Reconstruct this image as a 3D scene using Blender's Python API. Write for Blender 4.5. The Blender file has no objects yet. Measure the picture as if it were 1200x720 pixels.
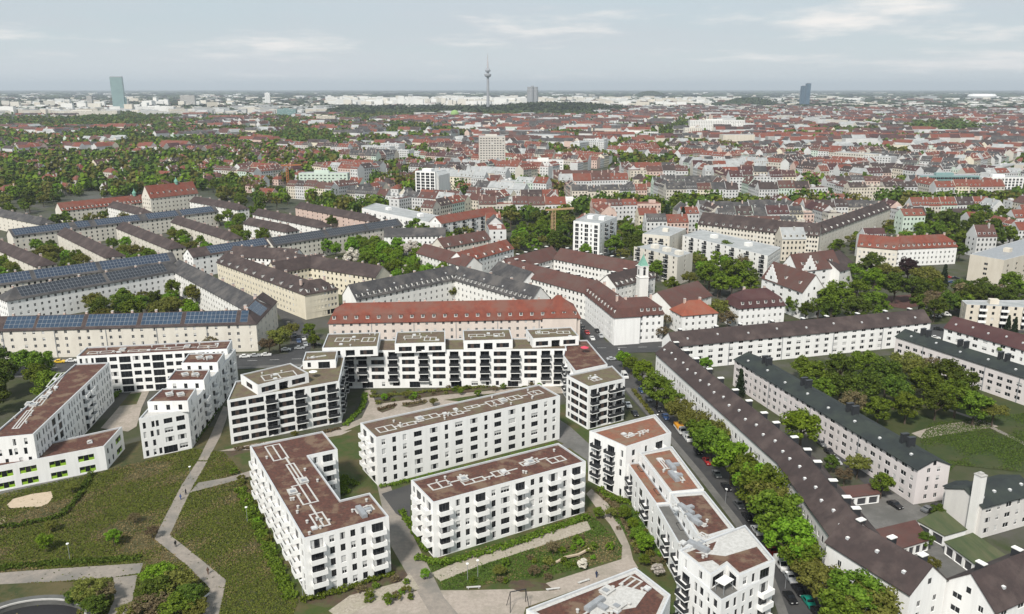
import bpy, math, random
import numpy as np
from mathutils import Vector, Matrix
R = math.radians
# ------------------------------------------------------------------ camera, sky, sun, exposure
SC = bpy.context.scene
COL = SC.collection
FPX, CAMH = 950.0, 110.0                 # focal length in photo pixels (1200 wide), drone height in metres
PITCH = math.atan(257 / FPX)
cam = bpy.data.cameras.new('camera'); cam.sensor_width = 36; cam.lens = 36 * FPX / 1200
cam.clip_start = 1; cam.clip_end = 120000
camo = bpy.data.objects.new('camera', cam); COL.objects.link(camo)
camo.location = (0, 0, CAMH); camo.rotation_euler = (math.pi / 2 - PITCH, 0, 0)
SC.camera = camo
CLX, CLY = 37.3, 23.7
HAZE = 6.0e-5
SUN_EL, SUN_AZ = 48, -158                # azimuth clockwise from the view direction
W = bpy.data.worlds.new('World'); SC.world = W; W.use_nodes = True
nt = W.node_tree; nt.nodes.clear()
wo = nt.nodes.new('ShaderNodeOutputWorld'); bg = nt.nodes.new('ShaderNodeBackground')
sky = nt.nodes.new('ShaderNodeTexSky'); sky.sky_type = 'NISHITA'; sky.sun_disc = False
sky.sun_elevation = R(SUN_EL); sky.sun_rotation = R(SUN_AZ); sky.altitude = 600
sky.dust_density = 2.0; sky.air_density = 1.0; sky.ozone_density = 1.0
bg.inputs[1].default_value = 0.086
tc = nt.nodes.new('ShaderNodeTexCoord'); sep = nt.nodes.new('ShaderNodeSeparateXYZ')
nt.links.new(tc.outputs['Generated'], sep.inputs[0])
def wmath(op, a, b=None, c=None):
    n = nt.nodes.new('ShaderNodeMath'); n.operation = op
    for i, v in enumerate((a, b, c)):
        if v is None: continue
        if isinstance(v, (int, float)): n.inputs[i].default_value = v
        else: nt.links.new(v, n.inputs[i])
    return n.outputs[0]
# a layer of cloud over the whole dome: the view direction is cast onto a flat cloud deck
zc = wmath('MAXIMUM', sep.outputs[2], 0.0)
zz = wmath('ADD', zc, 0.10)
cmb = nt.nodes.new('ShaderNodeCombineXYZ')
nt.links.new(wmath('DIVIDE', sep.outputs[0], zz), cmb.inputs[0])
nt.links.new(wmath('DIVIDE', sep.outputs[1], zz), cmb.inputs[1])
def cloudnoise(scale, det, off, sx=1.0):
    mp = nt.nodes.new('ShaderNodeMapping'); mp.inputs['Location'].default_value = off
    mp.inputs['Scale'].default_value = (sx, 1, 1)
    nt.links.new(cmb.outputs[0], mp.inputs[0])
    n = nt.nodes.new('ShaderNodeTexNoise'); n.inputs['Scale'].default_value = scale
    n.inputs['Detail'].default_value = det; n.inputs['Roughness'].default_value = 0.62
    nt.links.new(mp.outputs[0], n.inputs['Vector'])
    return n.outputs[0]
def wramp(v, a, b):
    n = nt.nodes.new('ShaderNodeMapRange'); n.interpolation_type = 'SMOOTHSTEP'
    n.inputs[1].default_value = a; n.inputs[2].default_value = b
    nt.links.new(v, n.inputs[0]); return n.outputs[0]
def wmix(f, a, b):
    n = nt.nodes.new('ShaderNodeMix'); n.data_type = 'RGBA'
    if isinstance(f, (int, float)): n.inputs[0].default_value = f
    else: nt.links.new(f, n.inputs[0])
    for k, v in ((6, a), (7, b)):
        if isinstance(v, tuple): n.inputs[k].default_value = v
        else: nt.links.new(v, n.inputs[k])
    return n.outputs[2]
veil = wmix(0.80, sky.outputs[0], (5.3, 6.15, 6.55, 1))
deck = wmix(wmath('MULTIPLY', wramp(cloudnoise(0.16, 5, (3.1, 0.7, 0)), 0.40, 0.68), 0.6), veil, (5.7, 5.75, 6.2, 1))
puff = wmix(wmath('MULTIPLY', wramp(cloudnoise(0.80, 9, (CLX, CLY, 2)), 0.505, 0.74), 0.95), deck, (8.8, 8.45, 8.1, 1))
puff = wmix(wmath('MULTIPLY', wmath('SUBTRACT', 1.0, wramp(zc, 0.0, 0.075)), 0.55), puff, (6.9, 7.1, 7.35, 1))
nt.links.new(puff, bg.inputs[0]); nt.links.new(bg.outputs[0], wo.inputs[0])
sl = bpy.data.lights.new('sun', 'SUN'); sl.energy = 3.9; sl.angle = R(8); sl.color = (1, 0.955, 0.885)
sun = bpy.data.objects.new('sun', sl); COL.objects.link(sun)
az = R(SUN_AZ)
sdir = Vector((math.sin(az) * math.cos(R(SUN_EL)), math.cos(az) * math.cos(R(SUN_EL)), math.sin(R(SUN_EL))))
sun.rotation_euler = (-sdir).to_track_quat('-Z', 'Y').to_euler(); sun.location = (0, -200, 300)
SC.view_settings.view_transform = 'Standard'; SC.view_settings.look = 'None'
SC.view_settings.exposure = 0.40; SC.view_settings.gamma = 1
SC.render.engine = 'CYCLES'; SC.cycles.use_denoising = True
SC.cycles.max_bounces = 6; SC.cycles.diffuse_bounces = 3; SC.cycles.glossy_bounces = 2
SC.cycles.transmission_bounces = 2; SC.cycles.volume_bounces = 0; SC.cycles.transparent_max_bounces = 4
SC.render.film_transparent = False

# ------------------------------------------------------------------ pixel -> place
CP, SP = math.cos(PITCH), math.sin(PITCH)
def G(px, py, z=0.0):
    a = (px - 600) / FPX; b = (360 - py) / FPX
    t = (z - CAMH) / (-SP + b * CP)
    return Vector((a * t, (CP + b * SP) * t))
def proj(x, y, z):
    dz = z - CAMH; fw = y * CP - dz * SP; up = y * SP + dz * CP
    return 600 + FPX * x / fw, 360 - FPX * up / fw
def far(px, D):
    "ground point at depth D seen at column px"
    return Vector(((px - 600) / FPX * (D * CP + CAMH * SP), D))

# ------------------------------------------------------------------ materials
MATS = {}
def mat(name, c1, c2=None, scale=1.0, rough=0.85, detail=6, c3=None, scale3=0.08, spec=0.3, metal=0.0,
        stretch=None, bump=0.0, island=None, trans=None, lo=0.35, hi=0.65, lo3=0.45, hi3=0.62):
    if name in MATS: return MATS[name]
    m = bpy.data.materials.new(name); m.use_nodes = True; t = m.node_tree
    b = t.nodes['Principled BSDF']
    b.inputs['Roughness'].default_value = rough; b.inputs['Metallic'].default_value = metal
    b.inputs['Specular IOR Level'].default_value = spec
    b.inputs['Base Color'].default_value = (*c1, 1)
    out = None
    if c2 is not None:
        g = t.nodes.new('ShaderNodeNewGeometry'); vec = g.outputs['Position']
        if stretch:
            mp = t.nodes.new('ShaderNodeMapping'); mp.inputs['Scale'].default_value = stretch
            t.links.new(vec, mp.inputs[0]); vec = mp.outputs[0]
        def layer(col, f, sc, a, bb, prev):
            n = t.nodes.new('ShaderNodeTexNoise'); n.inputs['Scale'].default_value = sc
            n.inputs['Detail'].default_value = detail; n.inputs['Roughness'].default_value = 0.65
            t.links.new(vec, n.inputs['Vector'])
            r = t.nodes.new('ShaderNodeMapRange'); r.inputs[1].default_value = a; r.inputs[2].default_value = bb
            t.links.new(n.outputs[0], r.inputs[0])
            x = t.nodes.new('ShaderNodeMix'); x.data_type = 'RGBA'
            t.links.new(r.outputs[0], x.inputs[0])
            if isinstance(prev, tuple): x.inputs[6].default_value = (*prev, 1)
            else: t.links.new(prev, x.inputs[6])
            x.inputs[7].default_value = (*col, 1)
            return x.outputs[2], n.outputs[0]
        out, nz = layer(c2, None, scale, lo, hi, c1)
        if c3 is not None: out, _ = layer(c3, None, scale3, lo3, hi3, out)
        if bump:
            bn = t.nodes.new('ShaderNodeBump'); bn.inputs['Strength'].default_value = bump; bn.inputs['Distance'].default_value = 0.2
            t.links.new(nz, bn.inputs['Height']); t.links.new(bn.outputs[0], b.inputs['Normal'])
    if island is not None: b.inputs['Specular IOR Level'].default_value = .06
    if island is not None:       # each leaf its own tint, each tree its own shade
        g = t.nodes.new('ShaderNodeNewGeometry'); oi = t.nodes.new('ShaderNodeObjectInfo')
        x = t.nodes.new('ShaderNodeMix'); x.data_type = 'RGBA'
        t.links.new(g.outputs['Random Per Island'], x.inputs[0])
        x.inputs[6].default_value = (*c1, 1); x.inputs[7].default_value = (*island, 1)
        hs = t.nodes.new('ShaderNodeHueSaturation')
        r = t.nodes.new('ShaderNodeMapRange'); r.inputs[3].default_value = 0.478; r.inputs[4].default_value = 0.515
        t.links.new(oi.outputs['Random'], r.inputs[0]); t.links.new(r.outputs[0], hs.inputs['Hue'])
        r2 = t.nodes.new('ShaderNodeMapRange'); r2.inputs[3].default_value = 0.75; r2.inputs[4].default_value = 1.2
        t.links.new(oi.outputs['Random'], r2.inputs[0]); t.links.new(r2.outputs[0], hs.inputs['Value'])
        t.links.new(x.outputs[2], hs.inputs['Color']); out = hs.outputs[0]
    if out is not None: t.links.new(out, b.inputs['Base Color'])
    if trans:
        tr = t.nodes.new('ShaderNodeBsdfTranslucent'); mx = t.nodes.new('ShaderNodeMixShader'); mx.inputs[0].default_value = trans
        if out is not None: t.links.new(out, tr.inputs[0])
        else: tr.inputs[0].default_value = (*c1, 1)
        o = t.nodes['Material Output']
        t.links.new(b.outputs[0], mx.inputs[1]); t.links.new(tr.outputs[0], mx.inputs[2]); t.links.new(mx.outputs[0], o.inputs[0])
    MATS[name] = m; return m
ST = (1, 1, 0.25)
white = mat('white_plaster', (.77, .765, .75), (.655, .65, .635), 0.9, stretch=(1, 1, .10), lo=.42, hi=.78, c3=(.69, .685, .67), scale3=.16, lo3=.5, hi3=.75)
white_old = mat('white_old_plaster', (.74, .73, .70), (.66, .65, .62), 0.4, stretch=ST)
cream = mat('cream_plaster', (.64, .605, .535), (.56, .525, .46), 0.3, stretch=ST)
beige = mat('beige_plaster', (.60, .55, .47), (.52, .47, .39), 0.3, stretch=ST)
yellow = mat('yellow_plaster', (.67, .615, .49), (.59, .54, .43), 0.3, stretch=ST)
pink = mat('rose_plaster', (.58, .44, .38), (.50, .38, .33), 0.3, stretch=ST)
mint = mat('mint_plaster', (.52, .60, .52), (.46, .54, .47), 0.3, stretch=ST)
greyw = mat('grey_concrete', (.40, .40, .39), (.30, .30, .29), 0.4, stretch=ST)
concrete = mat('pale_concrete', (.46, .45, .43), (.36, .35, .33), 0.6)
cap = mat('parapet_cap', (.50, .51, .52), (.42, .43, .44), 0.5, rough=.5)
frame = mat('window_frame', (.62, .62, .61), rough=.5)
frame_dk = mat('dark_frame', (.05, .05, .055), rough=.5)
glass = mat('window_glass', (.013, .015, .018), rough=.12, spec=.3)
blind = mat('window_blind', (.55, .55, .54), (.45, .45, .44), 2.0)
wood = mat('brown_cladding', (.075, .05, .04), (.045, .032, .028), 1.4, stretch=(3, 3, .3))
rail_dk = mat('dark_railing', (.03, .032, .036), rough=.4)
green_ac = mat('lime_green_paint', (.24, .40, .03), rough=.5)
gravel_red = mat('red_gravel_roof', (.115, .048, .034), (.058, .030, .024), 1.4, c3=(.15, .098, .066), scale3=.22, lo3=.5, hi3=.6, bump=.2)
gravel_org = mat('orange_gravel_roof', (.24, .095, .055), (.15, .07, .048), 1.0, c3=(.18, .12, .08), scale3=.3, bump=.2)
gravel_olv = mat('olive_gravel_roof', (.14, .102, .072), (.09, .066, .048), 1.0, c3=(.125, .115, .06), scale3=.22, bump=.2)
paver = mat('roof_pavers', (.50, .49, .47), (.38, .37, .35), 1.5)
metal_gr = mat('roof_metal', (.30, .31, .325), (.22, .23, .24), .8, rough=.45)
tile_red = mat('red_roof_tiles', (.190, .056, .036), (.135, .040, .028), 0.5, c3=(.15, .072, .055), scale3=.12, bump=.12)
tile_brn = mat('brown_roof_tiles', (.056, .040, .038), (.040, .030, .029), 0.4, c3=(.088, .066, .060), scale3=.14, bump=.1, lo3=.48, hi3=.7)
tile_rb = mat('redbrown_roof_tiles', (.105, .048, .040), (.075, .037, .032), 0.4, c3=(.095, .058, .050), scale3=.10, bump=.1)
tile_gry = mat('grey_roof_tiles', (.060, .058, .060), (.040, .039, .041), 0.6, c3=(.095, .088, .084), scale3=.14, bump=.1)
tile_drk = mat('maroon_roof_tiles', (.070, .030, .030), (.05, .025, .026), 0.4, c3=(.08, .042, .04), scale3=.10, bump=.1)
sheet_grn = mat('green_black_roofing', (.027, .034, .034), (.020, .024, .025), 0.3, c3=(.034, .042, .036), scale3=.12)
moss = mat('moss_green_roof', (.065, .085, .035), (.095, .095, .05), 0.5, c3=(.05, .07, .03), scale3=.2, stretch=(1.5, .3, 1))
flat_gry = mat('flat_grey_roof', (.36, .37, .37), (.26, .27, .27), 0.2)
copper = mat('green_copper', (.18, .36, .28), (.14, .29, .23), 1)
solar = mat('solar_cells', (.018, .034, .062), (.026, .05, .085), .6, rough=.15, spec=.8)
solar_dk = mat('dark_solar_cells', (.020, .024, .032), (.028, .033, .043), .6, rough=.3, spec=.4)
dark_in = mat('dark_interior', (.02, .02, .022))
asphalt = mat('asphalt', (.052, .052, .054), (.040, .040, .042), .35, c3=(.064, .062, .06), scale3=.05)
pave = mat('pavement', (.15, .145, .135), (.115, .11, .105), .6, c3=(.10, .097, .09), scale3=.1)
path_m = mat('path_concrete', (.27, .235, .20), (.21, .185, .16), .8, c3=(.17, .158, .14), scale3=.12)
sandpath = mat('gravel_path', (.36, .31, .265), (.28, .24, .205), 1.2, c3=(.25, .22, .18), scale3=.15)
stones = mat('stone_setts', (.40, .36, .30), (.22, .19, .15), 1.6, c3=(.30, .27, .21), scale3=.3)
sand = mat('play_sand', (.47, .38, .28), (.40, .32, .235), 1.0)
lawn = mat('lawn', (.026, .044, .010), (.040, .052, .014), .30, c3=(.060, .058, .022), scale3=.045, detail=10, bump=.4, lo3=.46, hi3=.66)
lawn_dry = mat('meadow', (.032, .045, .012), (.072, .064, .026), .55, c3=(.098, .078, .036), scale3=.06, detail=14, bump=.6, lo=.38, hi=.62, lo3=.44, hi3=.66)
lawn_fresh = mat('garden_grass', (.034, .060, .010), (.055, .066, .018), .6, c3=(.085, .068, .030), scale3=.10, detail=10, bump=.4)
soil = mat('planting_soil', (.085, .055, .036), (.055, .04, .028), .8, c3=(.07, .075, .03), scale3=.25, bump=.3)
yard = mat('yard_ground', (.036, .048, .014), (.062, .060, .032), .12, c3=(.075, .072, .064), scale3=.03, detail=8)
bark = mat('bark', (.09, .07, .05), (.06, .045, .035), 2.0)
leafm = {
 'green': mat('leaves_mid_green', (.056, .096, .010), island=(.148, .212, .024), trans=.25, rough=.6),
 'fresh': mat('leaves_fresh_green', (.082, .152, .010), island=(.185, .295, .026), trans=.3, rough=.6),
 'olive': mat('leaves_olive_bud', (.088, .098, .018), island=(.19, .195, .045), trans=.25, rough=.6),
 'dark': mat('leaves_dark_green', (.036, .062, .009), island=(.10, .138, .020), trans=.2, rough=.6),
 'conifer': mat('needles_dark', (.012, .024, .012), island=(.028, .045, .02), trans=.1, rough=.6),
 'brown': mat('buds_brown', (.095, .070, .038), island=(.175, .142, .075), trans=.2, rough=.7),
 'purple': mat('leaves_purple', (.028, .016, .016), island=(.055, .03, .028), trans=.2, rough=.6),
 'blossom': mat('blossom_white', (.50, .46, .40), island=(.66, .62, .55), trans=.2, rough=.7)}

# ------------------------------------------------------------------ mesh and object helpers
def tag(o, label=None, cat=None, group=None, kind=None):
    if label: o['label'] = label
    if cat: o['category'] = cat
    if group: o['group'] = group
    if kind: o['kind'] = kind
    return o
def empty(name, loc, rz=0.0):
    o = bpy.data.objects.new(name, None); COL.objects.link(o)
    o.empty_display_size = 1; o.location = (loc[0], loc[1], loc[2] if len(loc) > 2 else 0); o.rotation_euler = (0, 0, rz)
    return o
class MB:
    def __init__(s): s.v = []; s.f = []; s.m = []
    def poly(s, pts, m=0):
        n = len(s.v); s.v.extend([tuple(p) for p in pts]); s.f.append(tuple(range(n, n + len(pts)))); s.m.append(m)
    def box(s, x0, x1, y0, y1, z0, z1, m=0, top=None):
        n = len(s.v)
        s.v += [(x0, y0, z0), (x1, y0, z0), (x1, y1, z0), (x0, y1, z0), (x0, y0, z1), (x1, y0, z1), (x1, y1, z1), (x0, y1, z1)]
        s.f += [(n, n + 1, n + 5, n + 4), (n + 1, n + 2, n + 6, n + 5), (n + 2, n + 3, n + 7, n + 6), (n + 3, n, n + 4, n + 7), (n + 4, n + 5, n + 6, n + 7), (n + 3, n + 2, n + 1, n)]
        s.m += [m, m, m, m, m if top is None else top, m]
    def prism(s, pts, z0, z1, m=0, top=None):
        for i in range(len(pts)):
            a, b = pts[i], pts[(i + 1) % len(pts)]
            s.poly([(a[0], a[1], z0), (b[0], b[1], z0), (b[0], b[1], z1), (a[0], a[1], z1)], m)
        s.poly([(p[0], p[1], z1) for p in pts], m if top is None else top)
    def lathe(s, prof, n=16, cx=0, cy=0, m=0):
        b = len(s.v)
        for r, z in prof:
            for k in range(n):
                a = 2 * math.pi * k / n; s.v.append((cx + r * math.cos(a), cy + r * math.sin(a), z))
        for i in range(len(prof) - 1):
            for k in range(n):
                k2 = (k + 1) % n
                s.f.append((b + i * n + k, b + i * n + k2, b + (i + 1) * n + k2, b + (i + 1) * n + k)); s.m.append(m)
    def mesh(s, name, mats):
        me = bpy.data.meshes.new(name); me.from_pydata(s.v, [], s.f)
        for x in (mats if isinstance(mats, (list, tuple)) else [mats]): me.materials.append(x)
        if any(s.m): me.polygons.foreach_set('material_index', s.m)
        me.update(); return me
    def build(s, name, mats, parent=None, kind=None, smooth=False):
        if not s.f: return None
        me = s.mesh(name, mats)
        if smooth: me.polygons.foreach_set('use_smooth', [True] * len(me.polygons))
        return put(name, me, parent, kind=kind)
def put(name, me, parent=None, loc=(0, 0, 0), rz=0.0, kind=None):
    o = bpy.data.objects.new(name, me); COL.objects.link(o)
    o.location = loc
    if rz: o.rotation_euler = (0, 0, rz)
    if parent is not None: o.parent = parent
    if kind: o['kind'] = kind
    return o
SHARED = {}
def shared(key, fn):
    if key not in SHARED: SHARED[key] = fn()
    return SHARED[key]
WM = [frame, glass, blind, wood, frame_dk, green_ac]
def win_mesh(w, h, style):
    w = round(w, 1); h = round(h, 1)
    def make():
        b = MB(); fr = 0.07; F = 4 if style in ('band', 'loggia', 'dark', 'win', 'curtain') else 0
        if style == 'green': F = 5
        b.box(0, w, -.05, 0, 0, fr, F); b.box(0, w, -.05, 0, h - fr, h, F)
        b.box(0, fr, -.05, 0, fr, h - fr, F); b.box(w - fr, w, -.05, 0, fr, h - fr, F)
        n = 1 if w < 1.1 else (2 if w < 2.3 else 3)
        if style in ('band', 'loggia', 'green'): n = max(2, int(w / 1.2))
        zt = h - fr
        if style == 'blind': zt = h * 0.45; b.box(fr, w - fr, -.035, -.012, zt, h - fr, 2)
        if style == 'curtain': b.box(fr, w * .3, -.03, -.012, fr, zt, 2); b.box(w * .74, w - fr, -.03, -.012, fr, zt, 2)
        if style == 'shut': b.box(fr, w - fr, -.035, -.012, fr + .12, h - fr, 2)
        for k in range(n):
            x0 = fr + (w - 2 * fr) * k / n; x1 = fr + (w - 2 * fr) * (k + 1) / n
            mm = 3 if (style == 'band' and k % 3 == 1) else 1
            if style == 'green' and k % 2 == 0: b.box(x0 + .05, x1 - .05, -.03, -.012, fr, zt * .45, 5)
            b.poly([(x0, -.01, fr), (x1, -.01, fr), (x1, -.01, zt), (x0, -.01, zt)], mm)
            if k: b.box(x0 - .04, x0 + .04, -.05, -.012, fr, h - fr, F)
        return b.mesh('window', WM)
    return shared(('win', w, h, style), make), w, h
def balcony_mesh(w, d, style):
    w = round(w, 1)
    def make():
        b = MB(); t = .12; h = 1.0
        b.box(0, w, -d, 0, -.22, 0, 0)
        m = 0 if style == 'white' else 1
        if style == 'white':
            b.box(0, w, -d, -d + t, 0.002, h, m); b.box(0, t, -d + t, 0, 0.002, h, m); b.box(w - t, w, -d + t, 0, 0.002, h, m)
        else:
            b.box(0, w, -d + .02, -d + .06, .06, h, m); b.box(0.02, .06, -d + .06, 0, .06, h, m); b.box(w - .06, w - .02, -d + .06, 0, .06, h, m)
        return b.mesh('balcony', [white, rail_dk])
    return shared(('bal', w, d, style), make)
TOK = {'n': (2.3, 1.15, 1.75, .7), 'f': (2.2, 1.0, 2.2, .15), 'w': (3.6, 2.5, 1.65, .8), 'W': (3.6, 2.6, 2.3, .15), 'b': (4.2, 2.8, 2.35, .1),
       'B': (4.2, 2.6, 2.25, .1), 'd': (4.0, 3.3, 2.5, .05), 's': (5.6, 4.8, 1.8, .6), 'r': (1.9, .85, 2.0, .45), '.': (1.3, 0, 0, 0), 'o': (3.0, 1.1, 1.4, .9),
       'q': (3.9, 2.1, 1.35, .9), 'g': (5.0, 4.2, 1.9, .5), 'L': (5.0, 4.0, 2.4, .1)}
def bays(L, pattern, floors, z0, fh, rnd, ground=None, jitter=0, margin=0.6):
    "openings (u0,u1,w0,w1,style) and balconies (u,w,z,style) of one facade"
    tot = sum(TOK[c][0] for c in pattern); k = (L - 2 * margin) / tot
    ops, bal = [], []
    for fl in range(floors):
        pat = ground if (fl == 0 and ground) else pattern
        tt = sum(TOK[c][0] for c in pat); kk = (L - 2 * margin) / tt; u = margin
        for c in pat:
            bw, w, h, sill = TOK[c]; cw = bw * kk
            if w > 0:
                w = min(w, cw - .35); x0 = u + (cw - w) / 2
                if jitter and c == 'r': x0 += rnd.uniform(-1, 1) * (cw - w - .2) / 2
                z = z0 + fl * fh + sill
                if c == 'r' and rnd.random() < .12: u += cw; continue
                h = min(h, fh - sill - .2)
                q = rnd.random()
                st = 'win'
                if c in 'nwqor': st = 'blind' if q < .12 else ('shut' if q < .18 else ('curtain' if q < .38 else ('old' if c in 'qo' else 'win')))
                if c in 'bBWL' and q < .3: st = 'curtain'
                if c == 's': st = 'band'
                if c == 'd': st = 'loggia'
                if c == 'g': st = 'green'
                if c == 'L': st = 'dark'
                ops.append((x0, x0 + w, z, z + h, st))
                if c in 'bB' and fl > 0: bal.append((u + cw / 2 - min(3.4, cw - .3) / 2, min(3.4, cw - .3), z0 + fl * fh + .08, 'white' if c == 'b' else 'dark'))
                if c == 'd' and fl > 0: bal.append((x0 - .25, w + .5, z0 + fl * fh + .03, 'dark'))
            u += cw
    return ops, bal
def facade(mb, A, B, z0, z1, ops, depth=.22, m=0):
    "wall from A to B (outside on the right) with real openings; returns window placements"
    A = Vector(A[:2]); B = Vector(B[:2]); L = (B - A).length; u = (B - A) / L; n = Vector((u.y, -u.x))
    us = sorted({0.0, L, *[round(o[0], 3) for o in ops], *[round(o[1], 3) for o in ops]})
    ws = sorted({z0, z1, *[round(o[2], 3) for o in ops], *[round(o[3], 3) for o in ops]})
    ui = {x: i for i, x in enumerate(us)}; wi = {x: i for i, x in enumerate(ws)}
    op = set()
    for o in ops:
        for i in range(ui[round(o[0], 3)], ui[round(o[1], 3)]):
            for j in range(wi[round(o[2], 3)], wi[round(o[3], 3)]): op.add((i, j))
    def pt(x, z, d=0.0): return (A.x + u.x * x - n.x * d, A.y + u.y * x - n.y * d, z)
    for j in range(len(ws) - 1):
        i = 0
        while i < len(us) - 1:
            if (i, j) in op: i += 1; continue
            k = i
            while k < len(us) - 1 and (k, j) not in op: k += 1
            mb.poly([pt(us[i], ws[j]), pt(us[k], ws[j]), pt(us[k], ws[j + 1]), pt(us[i], ws[j + 1])], m); i = k
    res = []; rz = math.atan2(u.y, u.x)
    for (a, b, c, d, st) in ops:
        dp = 1.3 if st == 'loggia' else depth
        mb.poly([pt(a, c), pt(a, c, dp), pt(b, c, dp), pt(b, c)], m); mb.poly([pt(a, d), pt(b, d), pt(b, d, dp), pt(a, d, dp)], m)
        mb.poly([pt(a, c), pt(a, d), pt(a, d, dp), pt(a, c, dp)], m); mb.poly([pt(b, c), pt(b, c, dp), pt(b, d, dp), pt(b, d)], m)
        res.append((pt(a, c, dp), rz, b - a, d - c, st))
    return res
def add_windows(root, places, near=True):
    if near and len(places) <= 300:
        for (p, rz, w, h, st) in places:
            me, w2, h2 = win_mesh(w, h, st)
            o = put('window', me, root, p, rz); o.scale = (w / w2, 1, h / h2)
    else:
        b = MB()
        for (p, rz, w, h, st) in places:
            c, s = math.cos(rz), math.sin(rz)
            def q(x, z, y=0): return (p[0] + c * x - s * y, p[1] + s * x + c * y, p[2] + z)
            b.poly([q(0, 0), q(w, 0), q(w, h), q(0, h)], 1 if st not in ('shut',) else 2)
            if w > 1.15: b.poly([q(w / 2 - .05, 0, -.03), q(w / 2 + .05, 0, -.03), q(w / 2 + .05, h, -.03), q(w / 2 - .05, h, -.03)], 0)
        b.build('windows', WM, root, kind='stuff')
def add_balconies(root, A, B, bal):
    A = Vector(A[:2]); B = Vector(B[:2]); u = (B - A).normalized(); rz = math.atan2(u.y, u.x)
    for (x, w, z, st) in bal:
        put('balcony', balcony_mesh(w, 1.45 if st == 'white' else 1.25, st), root, (A.x + u.x * x, A.y + u.y * x, z), rz).scale.x = w / round(w, 1)
def inset(poly, d):
    n = len(poly); out = []
    for i in range(n):
        a, b, c = poly[i - 1], poly[i], poly[(i + 1) % n]
        u = (Vector(b) - Vector(a)).normalized(); v = (Vector(c) - Vector(b)).normalized()
        n1 = Vector((-u.y, u.x)); n2 = Vector((-v.y, v.x)); k = 1 + n1.dot(n2)
        out.append(Vector(b) + (n1 + n2) * (d / max(k, .2)))
    return out
def area(p): return sum(p[i][0] * p[(i + 1) % len(p)][1] - p[(i + 1) % len(p)][0] * p[i][1] for i in range(len(p))) / 2
def square_up(P):
    "makes a traced outline right-angled in the frame of its first edge"
    n = len(P); u = (P[1] - P[0]).normalized(); v = Vector((-u.y, u.x)); q = [[(p - P[0]).dot(u), (p - P[0]).dot(v)] for p in P]; r = [list(x) for x in q]
    for i in range(n):
        j = (i + 1) % n; k = 1 if i % 2 == 0 else 0
        a = (q[i][k] + q[j][k]) / 2; r[i][k] = a; r[j][k] = a
    return [P[0] + u * a + v * b for a, b in r]
# ------------------------------------------------------------------ building makers
OCC = []                                 # ground taken by the hand-placed buildings
def occupy(P):
    "remembers the footprint of a building as a cloud of points"
    a, b, c, d = P[0], P[1], P[len(P) // 2], P[-1]
    for i in range(len(P)):
        L = (P[(i + 1) % len(P)] - P[i]).length; n = max(1, int(L / 5))
        OCC.extend(tuple(P[i].lerp(P[(i + 1) % len(P)], k / n)) for k in range(n))
    m = sum(P, Vector((0, 0))) / len(P); OCC.append(tuple(m))
def facing(A, B, root_loc, rz):
    "is the outside of edge A->B turned towards the camera side"
    u = (Vector(B) - Vector(A)); n = Vector((u.y, -u.x))
    c, s = math.cos(rz), math.sin(rz); nx, ny = n.x * c - n.y * s, n.x * s + n.y * c
    mx, my = (A[0] + B[0]) / 2, (A[1] + B[1]) / 2; wx, wy = root_loc[0] + mx * c - my * s, root_loc[1] + mx * s + my * c
    return (nx * -wx + ny * -wy) > -0.25 * math.hypot(nx, ny) * math.hypot(wx, wy)
def volume(root, poly, z0, z1, fac, floors, fh, rnd, near=True, wallm=white, roofm=gravel_red, parapet=.45, base=None, default=None, depth=.22, capm=None, rim=False):
    rz = root.rotation_euler.z; loc = root.location
    w = MB(); places = []
    for i in range(len(poly)):
        A, B = poly[i], poly[(i + 1) % len(poly)]
        L = (Vector(B) - Vector(A)).length
        spec = fac.get(i, default); ops, bal = [], []
        if spec and facing(A, B, loc, rz):
            pat = spec if isinstance(spec, str) else spec[0]
            gr = None if isinstance(spec, str) else spec[1]
            if pat == 'auto': pat = 'q' * max(1, int(L / 3.6))
            ops, bal = bays(L, pat, floors, z0, fh, rnd, gr, jitter=1)
        places += facade(w, A, B, z0, z1, ops, depth)
        add_balconies(root, A, B, bal)
    w.build('wall', wallm, root)
    inn = inset(poly, .35); c = MB(); n = len(poly)
    for i in range(n):
        j = (i + 1) % n; a, b, p, q = poly[i], poly[j], inn[i], inn[j]
        c.poly([(a[0], a[1], z1), (b[0], b[1], z1), (q[0], q[1], z1), (p[0], p[1], z1)])
        c.poly([(q[0], q[1], z1), (q[0], q[1], z1 - parapet), (p[0], p[1], z1 - parapet), (p[0], p[1], z1)])
    c.build('parapet', capm or cap, root)
    r = MB(); r.poly([(p[0], p[1], z1 - parapet) for p in inn])
    rf = r.build('roof', roofm, root)
    if rim:
        i2 = inset(poly, 1.15); k = MB()
        for i in range(n):
            j = (i + 1) % n; a, b, p, q = inn[i], inn[j], i2[i], i2[j]
            k.poly([(a[0], a[1], z1 - parapet + .03), (b[0], b[1], z1 - parapet + .03), (q[0], q[1], z1 - parapet + .03), (p[0], p[1], z1 - parapet + .03)])
        k.build('gravel_rim', paver, root)
    add_windows(root, places, near)
    return rf
def mod_root(name, label, cat, pts, z, square=True, group=None, world=False):
    P = [Vector(p) for p in pts] if world else [G(x, y, z) for x, y in pts]
    if area(P) < 0: raise ValueError('outline runs clockwise: ' + label)
    if square: P = square_up(P)
    d = P[1] - P[0]; rz = math.atan2(d.y, d.x); occupy(P)
    root = tag(empty(name, (P[0].x, P[0].y, 0), rz), label, cat, group)
    return root, [to_local(root, p) for p in P]
def to_local(root, p):
    c, s = math.cos(-root.rotation_euler.z), math.sin(-root.rotation_euler.z); x, y = p[0] - root.location.x, p[1] - root.location.y
    return Vector((x * c - y * s, x * s + y * c))
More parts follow.
